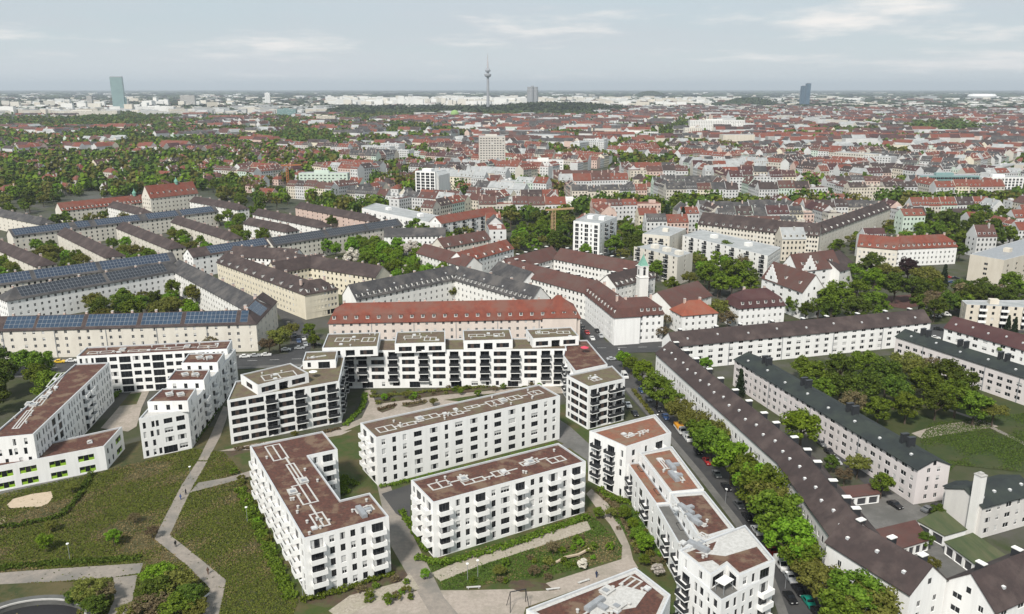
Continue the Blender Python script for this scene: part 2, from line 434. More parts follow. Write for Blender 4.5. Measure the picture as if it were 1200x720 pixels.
def vent_mesh():
    b = MB(); b.lathe([(.28, 0), (.28, .55), (.36, .56), (.36, .7), (0.01, .78)], 8); return b.mesh('vent', [paver])
def lift_mesh():
    b = MB(); b.box(0, 2.0, 0, 2.6, 0, .5, 0); b.box(-.1, 2.1, -.1, 2.7, .5, .58, 1); b.box(.4, 1.6, .4, 1.4, .58, .75, 2); return b.mesh('lift_housing', [paver, paver, metal_gr])
def dome_mesh():
    b = MB(); b.box(0, 1.3, 0, 1.3, 0, .3, 0); b.box(.1, 1.2, .1, 1.2, .3, .42, 1); return b.mesh('skylight', [cap, blind])
def loop_path(x0, y0, x1, y1, w=.4):
    b = MB(); z0, z1 = 0.0, .07
    b.box(x0, x1, y0, y0 + w, z0, z1); b.box(x0, x1, y1 - w, y1, z0, z1); b.box(x0, x0 + w, y0 + w, y1 - w, z0, z1); b.box(x1 - w, x1, y0 + w, y1 - w, z0, z1)
    return b
def roof_gear(roof, z, x0, x1, y0, y1, rnd, loops=4, vents=8, lifts=1, domes=2, metal=0, along='x'):
    "paver walks, vents, lift heads and roof lights spread over a flat roof (local rectangle)"
    w, d = x1 - x0, y1 - y0
    for k in range(loops):
        if along == 'x':
            lx = w / loops; cx = x0 + lx * (k + .5) + rnd.uniform(-.1, .1) * lx; a, b_ = lx * rnd.uniform(.26, .42), d * rnd.uniform(.10, .22); cy = (y0 + y1) / 2 + rnd.uniform(-.12, .12) * d
        else:
            ly = d / loops; cy = y0 + ly * (k + .5) + rnd.uniform(-.1, .1) * ly; b_, a = ly * rnd.uniform(.26, .42), w * rnd.uniform(.10, .22); cx = (x0 + x1) / 2 + rnd.uniform(-.12, .12) * w
        lp = loop_path(cx - a, cy - b_, cx + a, cy + b_)
        lp.box(cx - .2, cx + .2, cy - b_ + .41, cy + b_ - .41, 0, .07)
        o = lp.build('paver_walk', paver, roof); o.location = (0, 0, z + .005)
        if k < loops - 1:
            c = MB()
            if along == 'x': c.box(cx + a + .01, cx + a + w / loops * .35, cy - .25, cy + .25, 0, .06)
            else: c.box(cx - .25, cx + .25, cy + b_ + .01, cy + b_ + d / loops * .35, 0, .06)
            o = c.build('paver_walk', paver, roof); o.location = (0, 0, z + .005)
    for k in range(vents):
        put('vent', shared('vent', vent_mesh), roof, (rnd.uniform(x0 + .8, x1 - .8), rnd.uniform(y0 + .8, y1 - .8), z))
    for k in range(lifts):
        put('lift_housing', shared('lift', lift_mesh), roof, (x0 + (w - 3) * (k + .5) / lifts, y0 + d * rnd.uniform(.35, .5), z), 0)
    for k in range(domes):
        put('skylight', shared('dome', dome_mesh), roof, (rnd.uniform(x0 + 1, x1 - 2), rnd.uniform(y0 + 1, y1 - 2), z))
    for k in range(metal):
        b = MB(); b.box(0, 1.3, 0, 5.0, 0, .8); b.box(.1, 1.2, .1, 4.9, .8, .95); b.box(1.3, 3.2, 2.4, 3.6, 0, .6)
        o = b.build('air_duct', metal_gr, roof); o.location = (x0 + w * (.3 + .25 * k), y0 + d * (.15 + .35 * k), z); o.rotation_euler.z = rnd.choice((0, 0, .02))
def terrace_set(root, x, y, z, rz=0):
    b = MB(); b.lathe([(.03, 0), (.03, 2.2)], 6, m=1); b.lathe([(1.5, 2.0), (.05, 2.5)], 8, m=0)
    o = b.build('parasol', [white_old, metal_gr], root); o.location = (x, y, z)

def dormer_mesh(w, h, d, rm):
    b = MB(); b.box(-w / 2, w / 2, 0, d, 0, h, 0); b.box(-w / 2 - .12, w / 2 + .12, -.18, d, h, h + .12, 1)
    b.poly([(-w / 2 + .2, -.012, .25), (w / 2 - .2, -.012, .25), (w / 2 - .2, -.012, h - .15), (-w / 2 + .2, -.012, h - .15)], 2)
    b.box(-.04, .04, -.03, -.013, .25, h - .15, 0)
    return b.mesh('dormer', [white_old, rm, glass])
def chimney_mesh(k):
    b = MB()
    if k == 0: b.box(-.4, .4, -.6, .6, -1.2, 1.5, 0); b.box(-.48, .48, -.68, .68, 1.5, 1.65, 1)
    elif k == 1: b.box(-.55, .55, -.9, .9, -1.2, 1.3, 1); b.box(-.65, .65, -1.0, 1.0, 1.3, 1.5, 0)
    else: b.box(-.5, .5, -1.1, 1.1, -1.4, 2.4, 1); b.box(-.6, .6, -1.2, 1.2, 2.4, 2.55, 1)
    return b.mesh('chimney', [[pink, concrete], [white_old, rail_dk], [sheet_grn, rail_dk]][k])
def roofvent_mesh():
    b = MB(); b.box(-.35, .35, -.35, .35, -.2, .35, 0); b.box(-.28, .28, -.28, .28, .35, .42, 1); return b.mesh('roof_vent', [cap, white_old])
def old_block(name, label, Apx, Bpx, ze, D, rise, roofm=tile_brn, wallm=white, floors=4, fh=3.1, pat=None, ends=('.', '.'), hips=(0, 0),
              mansard=None, near=True, dormers=0, chimneys=(0, 0), vents=0, solars=(), solarm=solar, group=None, world=False, over=.45, cat='apartment block',
              rnd=None, wings=None, ground=None, back=False, dormer_y=None, smallwin=None, L=None, seed=1, backdorm=0, root=None, ox=0, downpipes=0):
    rnd = random.Random(seed)
    A, B = (Vector(Apx), Vector(Bpx)) if world else (G(*Apx, ze), G(*Bpx, ze))
    u = (B - A).normalized(); L = L or (B - A).length; nq = Vector((-u.y, u.x)); occupy([A, A + u * L, A + u * L + nq * D, A + nq * D])
    rt = root or tag(empty(name, (A.x, A.y, 0), math.atan2(u.y, u.x)), label, cat, group)
    z0 = max(.3, ze - floors * fh - .1)
    w = MB(); places = []
    def wall(P, Q, spec):
        ops, bal = [], []
        Lw = (Vector(Q) - Vector(P)).length
        if spec and spec != '.' and facing(P, Q, rt.location, rt.rotation_euler.z):
            p = spec
            if p == 'auto': p = 'o' * max(1, int(Lw / 2.9))
            if p == 'autoq': p = 'q' * max(1, int(Lw / 4.2))
            ops, bal = bays(Lw, p, floors, z0, fh, rnd, ground)
            ops = [o for o in ops if o[3] < ze - .15]
        nonlocal places
        places += facade(w, P, Q, 0, ze, ops, .16); add_balconies(rt, P, Q, bal)
    c4 = [(0, 0), (L, 0), (L, D), (0, D)]
    wall(c4[0], c4[1], pat or 'auto'); wall(c4[1], c4[2], ends[1]); wall(c4[2], c4[3], 'auto' if back else '.'); wall(c4[3], c4[0], ends[0])
    prof = [(0.0, 0.0)] + ([mansard] if mansard else []) + [(D / 2, rise)]
    def zat(y):
        y = min(y, D - y)
        for (a, b), (c, d) in zip(prof, prof[1:]):
            if y <= c: return ze + b + (d - b) * (y - a) / (c - a)
        return ze + rise
    for side, hip in ((0, hips[0]), (1, hips[1])):
        if not hip:
            x = 0 if side == 0 else L
            pts = [(x, a, ze + b) for a, b in prof] + [(x, D - a, ze + b) for a, b in reversed(prof[:-1])]
            if side == 1: w.poly(pts)
            else: w.poly(list(reversed(pts)))
            if ends[side] != '.':
                b = MB()
                for yy in (D / 2 - .5,):
                    xx = x + (.015 if side else -.015); zz = ze + .5
                    b.poly([(xx, yy, zz), (xx, yy + 1, zz), (xx, yy + 1, zz + 1.3), (xx, yy, zz + 1.3)])
                b.build('window', glass, rt)
    w.build('wall', wallm, rt)
    # roof shell
    r = MB(); slope0 = prof[1][1] / prof[1][0]
    lv = [(-over, -over * slope0 + .06)] + [(a, b + .06) for a, b in prof[1:]]
    def rect(i, dz=0):
        a, b = lv[i]
        x0 = a if hips[0] else -over * .6; x1 = L - a if hips[1] else L + over * .6
        return [(x0, a, ze + b + dz), (x1, a, ze + b + dz), (x1, D - a, ze + b + dz), (x0, D - a, ze + b + dz)]
    for i in range(len(lv) - 1):
        p, q = rect(i), rect(i + 1)
        r.poly([p[0], p[1], q[1], q[0]]); r.poly([p[2], p[3], q[3], q[2]])
        if hips[1]: r.poly([p[1], p[2], q[2], q[1]])
        if hips[0]: r.poly([p[3], p[0], q[0], q[3]])
    p, q = rect(0), rect(0, -.22)
    for i in range(4):
        if (i == 1 and not hips[1]) or (i == 3 and not hips[0]): continue
        j = (i + 1) % 4; r.poly([q[i], q[j], p[j], p[i]])
    for s, hip in ((0, hips[0]), (1, hips[1])):
        if hip: continue
        k = 1 if s else 0
        for i in range(len(lv) - 1):
            for e in ((0, 0) if not s else (1, 1), (3, 3) if not s else (2, 2)):
                a, b = rect(i)[e[0]], rect(i + 1)[e[0]]
                r.poly([(a[0], a[1], a[2] - .22), a, b, (b[0], b[1], b[2] - .22)])
    rf = r.build('roof', roofm, rt)
    if dormers:
        dw, dh = 1.35, 1.5
        dy = dormer_y if dormer_y is not None else .35
        me = shared(('dorm', roofm.name, dh), lambda: dormer_mesh(dw, dh, 2.0, roofm))
        for k in range(dormers): put('dormer', me, rt, ((k + .5) * L / dormers, dy, zat(dy) + .1))
        for k in range(backdorm): put('dormer', me, rt, ((k + .5) * L / backdorm, D - dy, zat(dy) + .1), math.pi)
    n, kind = chimneys
    for k in range(n * (2 if kind == 2 else 1)):
        yy = D / 2 + (.0 if kind == 2 else 1.0)
        if kind == 2: put('chimney', shared(('chim', kind), lambda: chimney_mesh(kind)), rf, ((k // 2 + .5) * L / n + (k % 2) * 2.6, yy, zat(yy))); continue
        put('chimney', shared(('chim', kind), lambda: chimney_mesh(kind)), rf, ((k + .5) * L / n + rnd.uniform(-1.5, 1.5), yy, zat(yy)))
    for k in range(vents):
        yy = D * (.26 if k % 2 else .20); put('roof_vent', shared('rv', roofvent_mesh), rf, ((k + .5) * L / vents, yy, zat(yy) + .05))
    for (t0, t1) in solars:
        b = MB(); x0, x1 = t0 * L, t1 * L; nx = max(1, int((x1 - x0) / 1.7)); ny = 3; ya, yb = .5, D / 2 - .35
        for i in range(nx):
            for j in range(ny):
                a0 = x0 + (x1 - x0) * i / nx + .06; a1 = x0 + (x1 - x0) * (i + 1) / nx - .06; b0 = ya + (yb - ya) * j / ny + .05; b1 = ya + (yb - ya) * (j + 1) / ny - .05
                b.poly([(a0, b0, zat(b0) + .2), (a1, b0, zat(b0) + .2), (a1, b1, zat(b1) + .2), (a0, b1, zat(b1) + .2)], 0)
        b.poly([(x0, ya, zat(ya) + .16), (x1, ya, zat(ya) + .16), (x1, yb, zat(yb) + .16), (x0, yb, zat(yb) + .16)], 1)
        b.build('solar_array', [solarm, metal_gr], rf)
    if downpipes:
        for k in range(1, downpipes):
            x = k * L / downpipes; b = MB(); b.box(x - .12, x + .12, -.2, -.005, 0, ze - .2); b.build('downpipe', metal_gr, rt)
    add_windows(rt, places, near)
    return rt
def strip(name, pts, z, m, label=None, cat=None, kind='structure', world=False):
    P = [Vector(p) for p in pts] if world else [G(x, y) for x, y in pts]
    if area(P) < 0: P.reverse()
    b = MB(); b.poly([(p.x, p.y, z) for p in P]); o = b.build(name, m)
    o['kind'] = kind
    if label: o['label'] = label
    return o
def ribbon(name, pts, w, z, m):
    "a road or path of even width along a line of photo points on the ground"
    P = [G(*p) for p in pts]; l, r = [], []
    for i, p in enumerate(P):
        d = (P[min(i + 1, len(P) - 1)] - P[max(i - 1, 0)]).normalized(); n = Vector((-d.y, d.x)); l.append(p + n * w / 2); r.append(p - n * w / 2)
    b = MB()
    for i in range(len(P) - 1): b.poly([(r[i].x, r[i].y, z), (r[i + 1].x, r[i + 1].y, z), (l[i + 1].x, l[i + 1].y, z), (l[i].x, l[i].y, z)])
    o = b.build(name, m); o['kind'] = 'structure'; return o
# ------------------------------------------------------------------ the ground and the sheets on it
b = MB(); b.poly([(-45000, -3000, -.30), (45000, -3000, -.30), (45000, 45000, -.30), (-45000, 45000, -.30)])
tag(b.build('ground', mat('city_ground', (.034, .044, .020), (.060, .060, .046), .018, c3=(.085, .085, .078), scale3=.006, detail=12, lo3=.48, hi3=.60)), kind='structure')
strip('quarter_ground', [(-150, 760), (1400, 760), (1400, 262), (1000, 262), (480, 250), (-150, 232)], -.10, yard)
strip('meadow', [(-60, 730), (-40, 560), (60, 545), (225, 500), (300, 500), (320, 600), (352, 705), (330, 760), (-60, 760)], 0.0, lawn_dry)
strip('garden_lawn', [(262, 524), (420, 500), (700, 470), (800, 560), (860, 640), (830, 740), (350, 740), (300, 560)], 0.006, lawn_fresh)
strip('park_lawn', [(1000, 500), (930, 425), (1060, 415), (1260, 480), (1260, 560), (1120, 545), (1085, 585)], 0.0, lawn)
strip('path', [(118, 502), (132, 486), (158, 455), (172, 448), (178, 452), (166, 478), (160, 500), (150, 506)], .03, sandpath)
strip('flower_bed', [(140, 476), (152, 462), (166, 460), (160, 474)], .04, lawn_fresh)
# roads
road = ribbon('road', [(-80, 437), (0, 433), (150, 428), (290, 423), (420, 418), (560, 413), (700, 408), (800, 406), (900, 403)], 15, .02, asphalt)
ribbon('road', [(706, 402), (724, 428), (750, 462), (790, 505), (838, 556), (880, 605), (918, 655), (948, 720), (962, 760)], 9.5, .024, asphalt)
ribbon('road', [(345, 425), (352, 408), (352, 392), (340, 372), (330, 358)], 9, .026, asphalt)
ribbon('road', [(706, 410), (692, 392), (684, 382), (668, 362)], 9, .026, asphalt)
ribbon('pavement', [(735, 455), (775, 502), (820, 556), (862, 610), (896, 660), (918, 720), (926, 760)], 2.2, .05, pave)
ribbon('pavement', [(758, 440), (812, 498), (860, 548), (905, 605), (945, 660), (980, 720), (1000, 760)], 5.0, .05, pave)
ribbon('pavement', [(-80, 447), (0, 442), (150, 436), (290, 431), (380, 427)], 3, .05, pave)
ribbon('pavement', [(-80, 428), (0, 424), (150, 420), (310, 415)], 3, .05, pave)
strip('road', [(950, 392), (1200, 372), (1260, 372), (1260, 385), (1100, 398), (1060, 412), (1040, 400), (950, 404)], .012, asphalt)
strip('courtyard', [(978, 596), (1052, 578), (1090, 600), (1070, 622), (1040, 618), (1025, 628)], .03, pave)
strip('courtyard', [(1060, 640), (1110, 632), (1148, 668), (1120, 690), (1082, 668)], .03, pave)
strip('lane', [(905, 470), (870, 440), (880, 436), (1068, 598), (1095, 605), (1090, 615), (1050, 600)], .02, asphalt)
b = MB(); mk = [G(x, y) for x, y in ((-80, 437), (0, 433), (150, 428), (290, 423), (420, 418), (560, 413), (700, 408), (800, 406))]
for A, B in zip(mk, mk[1:]):
    n = int((B - A).length / 9); u = (B - A).normalized(); q = Vector((-u.y, u.x)) * .09
    for k in range(n):
        p = A + u * (k * 9.0); e = p + u * 4
        b.poly([(p.x - q.x, p.y - q.y, .032), (e.x - q.x, e.y - q.y, .032), (e.x + q.x, e.y + q.y, .032), (p.x + q.x, p.y + q.y, .032)])
o = b.build('road_marking', mat('road_paint', (.62, .62, .60))); tag(o, kind='structure')
# paths of the park
strip('path', [(231, 541), (243, 541), (225, 572), (199, 627), (232, 653), (265, 680), (256, 724), (236, 724), (246, 690), (218, 662), (181, 632), (185, 622), (212, 570)], .02, path_m)
strip('path', [(232, 540), (243, 540), (258, 512), (270, 478), (262, 476), (246, 512)], .024, path_m)
strip('path', [(222, 578), (232, 566), (265, 560), (297, 551), (299, 557), (266, 566), (240, 573)], .028, path_m)
strip('path', [(-20, 673), (60, 667), (168, 660), (164, 672), (132, 677), (60, 682), (-20, 686)], .02, path_m)
strip('path', [(133, 677), (161, 674), (156, 700), (150, 726), (124, 726), (134, 702)], .024, path_m)
strip('path', [(256, 529), (300, 520), (395, 503), (424, 490), (433, 472), (427, 458), (434, 457), (441, 474), (520, 463), (640, 452), (664, 455), (664, 461), (640, 462), (530, 474), (440, 492), (400, 510), (300, 527)], .02, sandpath)
strip('path', [(240, 572), (262, 540), (258, 529), (300, 520), (300, 526), (270, 536), (252, 566)], .016, soil)
strip('path', [(440, 560), (452, 556), (470, 600), (520, 700), (542, 726), (508, 726), (487, 690), (458, 640)], .03, path_m)
strip('courtyard', [(447, 579), (480, 568), (500, 556), (515, 560), (482, 578), (480, 612), (464, 602)], .034, asphalt)
strip('path', [(640, 482), (668, 500), (692, 522), (704, 552), (690, 560), (688, 540), (660, 520), (630, 505)], .03, pave)
strip('path', [(512, 560), (560, 548), (640, 528), (672, 516), (676, 522), (640, 535), (520, 568)], .026, pave)
strip('plaza', [(395, 726), (420, 708), (492, 692), (548, 692), (620, 690), (676, 672), (730, 655), (742, 656), (748, 666), (616, 712), (612, 726)], .02, sandpath)
strip('path', [(687, 579), (693, 573), (712, 590), (727, 615), (738, 640), (742, 656), (728, 662), (729, 640), (715, 615), (700, 597)], .032, sandpath)
strip('stone_strip', [(505, 672), (560, 648), (640, 622), (688, 611), (693, 621), (640, 638), (560, 664), (516, 682)], .036, stones)
strip('stone_strip', [(385, 716), (410, 698), (470, 682), (480, 672), (492, 690), (440, 706), (398, 726)], .036, stones)
strip('sandpit', [(8, 592), (15, 585), (38, 579), (60, 576), (62, 583), (57, 590), (48, 594), (12, 596)], .03, sand)
strip('sandpit', [(-12, 606), (6, 605), (8, 610), (2, 615), (-12, 616)], .03, sand)
strip('path', [(0, 583), (60, 568), (125, 553), (122, 549), (60, 562), (0, 576)], .03, pave)
strip('flower_bed', [(455, 660), (520, 680), (470, 700), (380, 712), (350, 705), (460, 672)], .012, soil)
strip('flower_bed', [(705, 590), (760, 610), (790, 660), (752, 668), (745, 645), (730, 615)], .012, lawn_fresh)
strip('flower_bed', [(600, 678), (640, 684), (650, 692), (610, 694), (595, 688)], .026, soil)
strip('flower_bed', [(430, 470), (520, 458), (640, 446), (640, 450), (520, 463), (440, 474)], .014, soil)
strip('flower_bed', [(442, 481), (452, 476), (466, 474), (462, 479), (448, 484)], .04, soil)
strip('flower_bed', [(470, 476), (485, 471), (502, 470), (498, 474), (480, 478)], .04, soil)
strip('flower_bed', [(520, 469), (560, 463), (600, 459), (600, 463), (540, 471)], .04, lawn_fresh)
strip('flower_bed', [(402, 506), (424, 497), (470, 487), (520, 480), (520, 483), (440, 500)], .04, lawn_fresh)
strip('path', [(1068, 508), (1100, 498), (1150, 492), (1170, 500), (1120, 508), (1080, 514)], .02, sandpath)
ribbon('path', [(1080, 470), (1140, 490), (1200, 520), (1240, 540)], 1.8, .024, path_m)
strip('playground_ground', [(1035, 348), (1070, 345), (1120, 342), (1120, 350), (1060, 362), (1035, 358)], .02, mat('red_court', (.10, .045, .038), (.075, .04, .034), .4))
# curved ramp of the underground garage, lower left corner
rr = tag(empty('garage_ramp', (*G(40, 731), 0)), 'curved concrete garage ramp with dark opening beside the park path', 'ramp')
rc = G(38, 735)
bm_ = MB(); rin = MB(); n = 20
for k in range(n):
    a0, a1 = math.pi * k / n, math.pi * (k + 1) / n
    def rp(r, a, z, e=.62): return (r * math.cos(a), r * e * math.sin(a), z)
    ro, ri = 13.0, 10.6
    bm_.poly([rp(ro, a0, 0), rp(ro, a1, 0), rp(ro, a1, 1.5), rp(ro, a0, 1.5)][::-1]); bm_.poly([rp(ri, a0, 1.5), rp(ro, a0, 1.5), rp(ro, a1, 1.5), rp(ri, a1, 1.5)])
    bm_.poly([rp(ri, a0, 0), rp(ri, a1, 0), rp(ri, a1, 1.5), rp(ri, a0, 1.5)])
    rin.poly([(0, -.5, .01), rp(ri, a0, .01), rp(ri, a1, .01)])
bm_.build('canopy_rim', mat('dark_weathered_concrete', (.11, .11, .105), (.075, .075, .07), .5), rr); rin.build('ramp_floor', dark_in, rr)
q = MB(); 
for k in range(n):
    a0, a1 = math.pi * k / n, math.pi * (k + 1) / n
    q.poly([rp(10.4, a0, 1.52), rp(10.9, a0, 1.52), rp(10.9, a1, 1.52), rp(10.4, a1, 1.52)]); q.poly([rp(10.4, a0, 1.2), rp(10.4, a1, 1.2), rp(10.4, a1, 1.52), rp(10.4, a0, 1.52)][::-1])
q.build('handrail', concrete, rr)

# ------------------------------------------------------------------ new white housing estate in front
RN = random.Random(7)
def est(name, label, pts, z, fac, floors=5, fh=2.9, square=True, roofm=gravel_red, **k):
    rt, P = mod_root(name, label, 'apartment block', pts, z, square)
    rf = volume(rt, P, 0, z, fac, floors, fh, RN, roofm=roofm, **k)
    return rt, P, rf
rt, P, rf = est('apartment_block', 'white C-shaped block with red gravel roof and stacked white balconies, beside the meadow',
    [(354, 632), (454.8, 605.4), (433.5, 576.4), (398.3, 587.1), (361.7, 533), (395.3, 527.5), (378.5, 504.6), (294.4, 522.9)], 15,
    {0: 'bnnnnb', 1: 'nbn', 2: 'nw', 3: 'nwbwn', 4: 'nb', 5: 'nbn', 6: 'nnbnn', 7: 'nbnbnbnbnbnbn'})
sx = [p.x for p in P]; sy = [p.y for p in P]
roof_gear(rf, 14.55, .5, P[3].x - 1, 1, max(sy) - 1, RN, loops=4, vents=14, lifts=2, domes=1, along='y')
roof_gear(rf, 14.55, P[3].x, P[1].x - 1, 1, P[2].y - 1, RN, loops=1, vents=5, lifts=0, domes=1, metal=1)
rt, P, rf = est('apartment_block', 'long white block with brown-olive gravel roof between the terraced row and the asphalt court',
    [(441, 513), (656, 464), (632, 450), (422, 496)], 15, {0: 'nnnwwnwwnwwnwnn', 1: 'nwn', 3: 'bb'}, roofm=mat('brown_gravel_roof', (.13, .078, .056), (.080, .050, .038), 1.1, c3=(.12, .10, .06), scale3=.22, bump=.2))
roof_gear(rf, 14.55, 1, P[1].x - 1, 1, P[2].y - 1, RN, loops=8, vents=16, lifts=2, domes=2)
rt, P, rf = est('apartment_block', 'shorter white block with red gravel roof and white corner balconies facing the stone strip',
    [(508, 589), (686, 541), (655, 519), (481, 563)], 15, {0: 'bnnbnwbnnbnb', 1: 'nwn', 3: 'nbnb'})
roof_gear(rf, 14.55, 1, P[1].x - 1, 1, P[2].y - 1, RN, loops=5, vents=12, lifts=2, domes=2)
# terraced complex with brown window bands
rt, P = mod_root('terraced_block', 'white slanted wing with brown window bands and two rooftop penthouses', 'apartment block',
    [(266, 469.6), (397.5, 446.7), (404, 418), (366, 416), (352, 430), (276, 447)], 15, False)
rf = volume(rt, P, 0, 15, {0: 'ssdsd.sd', 1: 'dBsd', 5: 'ss'}, 5, 2.95, RN, roofm=gravel_olv)
def pent(rt, pts, z0, z1, fac, roofm=gravel_olv, square=True):
    Q = [G(x, y, z1) for x, y in pts]
    if square: Q = square_up(Q)
    Q = [to_local(rt, p) for p in Q]
    return volume(rt, Q, z0, z1, fac, 1, 2.9, RN, roofm=roofm, parapet=.35), Q
f2, Q = pent(rt, [(296, 453), (358, 438), (345, 425.5), (286, 437)], 14.5, 18, {0: 'sds', 3: 's', 1: 'd'})
roof_gear(f2, 17.65, Q[0].x + 2, Q[1].x - 2, Q[0].y + 1, Q[2].y - 2, RN, 1, 3, 0, 2)
f2, Q = pent(rt, [(352.7, 423.5), (393, 421.7), (396, 411), (360, 412)], 14.5, 17.6, {0: 'nL', 1: 's'})
roof_gear(f2, 17.25, Q[0].x + 1, Q[1].x - 1, Q[0].y + 1, Q[2].y - 1, RN, 1, 2, 0, 1)
terrace_set(rt, 30, 9, 14.6)
rt, P = mod_root('terraced_block', 'long white row with brown window bands, dark balconies and four rooftop penthouses', 'apartment block',
    [tuple(G(384, 411.5, 15)), tuple(G(664, 409, 15)), tuple(G(664, 409, 15) + Vector((-.4, 14))), tuple(G(384, 411.5, 15) + Vector((-.4, 14)))], 15, False, world=True)
rf = volume(rt, P, 0, 15, {0: ('dddsdsdsdsdsdsdd', 'nwLnwLnnLwnnLwnw')}, 5, 2.95, RN, roofm=gravel_olv)
for (a, bq, c, d) in (((377, 408), (443, 406), (445, 390), (385, 390.5)), ((462.5, 403), (521, 401.5), (522.5, 387.5), (465, 389)), ((542.5, 399.5), (601, 398), (597, 385.5), (543, 387)), ((622.5, 397), (676, 394), (672, 384), (617, 385))):
    f2, Q = pent(rt, (a, bq, c, d), 14.5, 18.2, {0: 'sds', 3: 'd'})
    roof_gear(f2, 17.85, Q[0].x + 1, Q[1].x - 1, Q[0].y + 1, Q[2].y - 1, RN, 2, 4, 0, 2)
rt, P = mod_root('terraced_block', 'white link with brown roof terrace and pink parasol between row and corner block', 'apartment block',
    [(660, 417), (674, 435), (712, 427), (688, 398.5), (664, 399)], 14.6, False)
rf = volume(rt, P, 0, 14.6, {0: 'dd'}, 5, 2.85, RN, roofm=gravel_red)
b = MB(); b.lathe([(.03, 0), (.03, 2.2)], 6, m=1); b.lathe([(1.6, 2.0), (.05, 2.6)], 8, m=0)
o = b.build('parasol', [mat('pink_cloth', (.55, .06, .10)), metal_gr], rt); lp = to_local(rt, G(685, 411, 15)); o.location = (lp.x, lp.y, 14.2)
rt, P, rf = est('corner_block', 'white corner block with olive roof, brown window bands and dark corner balconies by the road',
    [(690, 453.5), (732.5, 443.7), (717.5, 428.7), (664, 440)], 15.2, {0: 'BsdB', 3: 'nss'}, square=False, roofm=gravel_olv)
roof_gear(rf, 14.75, 4, 11, 2, 9, RN, 1, 3, 0, 2)
# stepped row along the right-hand road
rt, P, rf = est('stepped_block', 'white head block with orange gravel roof next to the brown-banded corner block',
    [(734, 524), (786.7, 507), (767.8, 485.5), (690.7, 505)], 15.6, {0: 'nrb', 3: 'BBr'}, square=False, roofm=gravel_org, rim=True)
roof_gear(rf, 15.15, 4, 14, 3, 9, RN, 2, 5, 0, 2)
rt, P = mod_root('stepped_block', 'white stepped block with orange gravel roof, metal ducts and dark garden balconies', 'apartment block',
    [(784.6, 577), (825, 573), (787.6, 523), (749.5, 530.5)], 13, False)
rf = volume(rt, P, 0, 13, {3: 'BnWBn'}, 4, 2.95, RN, roofm=gravel_org, rim=True)
roof_gear(rf, 12.55, 2, 8, 3, 20, RN, 2, 5, 0, 2, metal=2, along='y')
qa, qb = P[3], P[0]; dn = Vector((qb.y - qa.y, -(qb.x - qa.x))).normalized()
f2 = volume(rt, [qa + dn * 3.4, qb + dn * 3.4, qb + dn * .02, qa + dn * .02], 0, 10.2, {0: 'BnWBn', 1: 'nn', 3: 'n'}, 3, 2.95, RN, roofm=gravel_org)
rt, P = mod_root('stepped_block', 'white stepped lower block with red gravel roof and metal ducts before the tall end block', 'apartment block',
    [(819.7, 632), (861, 619), (826, 575.5), (786, 578.5)], 13, False)
rf = volume(rt, P, 0, 13, {3: 'WnBnB'}, 4, 2.95, RN, roofm=gravel_red, rim=True)
roof_gear(rf, 12.55, 2, 8, 3, 16, RN, 2, 5, 0, 2, metal=2, along='y')
qa, qb = P[3], P[0]; dn = Vector((qb.y - qa.y, -(qb.x - qa.x))).normalized()
f2 = volume(rt, [qa + dn * 3.6, qb + dn * 3.6, qb + dn * .02, qa + dn * .02], 0, 10.2, {0: 'WnBnB', 1: 'nn', 3: 'n'}, 3, 2.95, RN, roofm=pave)
rt, P = mod_root('end_block', 'tall white end block with red gravel roof, paved roof and cut-out corner loggia', 'apartment block',
    [(833, 674), (852, 662), (866, 675), (908.9, 656.7), (873.3, 615.1), (795.6, 644.4)], 18, False)
Cn = P[0] + (P[2] - P[1])
volume(rt, [Cn, P[3], P[4], P[5]], 0, 14.9, {0: 'nrrnb', 3: 'Brnrn'}, 5, 2.9, RN, roofm=pave, parapet=.25)
rf = volume(rt, P, 14.66, 18, {0: 'L', 1: 'L', 2: 'nrb', 5: 'rn'}, 1, 3.0, RN, roofm=gravel_red, rim=True)
c5 = [to_local(rt, G(*p, 14.6)) for p in ((833, 690), (866, 690))]
roof_gear(rf, 17.55, 3, 13, 4, 13, RN, 3, 6, 1, 2, metal=1)
def paved(root, pts, z):
    Q = [to_local(root, G(x, y, z)) for x, y in pts]; Q = Q if area(Q) > 0 else Q[::-1]; k = MB(); k.prism([tuple(p) for p in Q], z, z + .05); k.build('paver_field', paver, root)
paved(rt, [(815, 648), (850, 652), (890, 640), (870, 622), (840, 634), (835, 645)], 17.56)
paved(rt, [(833, 672), (843, 663), (835, 657), (815, 660)], 17.56)
b = MB(); cx, cy = (P[0] + P[2]) / 2; b.box(-1.6, 1.6, -1.1, 1.1, 2.2, 2.3, 0)
for xx in (-1.5, 1.4):
    for yy in (-1.0, .9): b.box(xx, xx + .1, yy, yy + .1, 0, 2.2, 1)
o = b.build('awning', [white_old, metal_gr], rt); o.location = (cx, cy, 14.68)
rt, P, rf = est('front_block', 'white block with wide paved red gravel roof beside the plaza',
    [(616.5, 714), (745, 790), (786, 697), (744.9, 665)], 15, {0: 'nn', 3: 'nwnbnw'}, square=False, rim=True)
roof_gear(rf, 14.55, 4, 16, 5, 24, RN, 3, 8, 2, 3, metal=1, along='y')
paved(rt, [(690, 722), (745, 712), (758, 694), (728, 686), (700, 700)], 14.56)
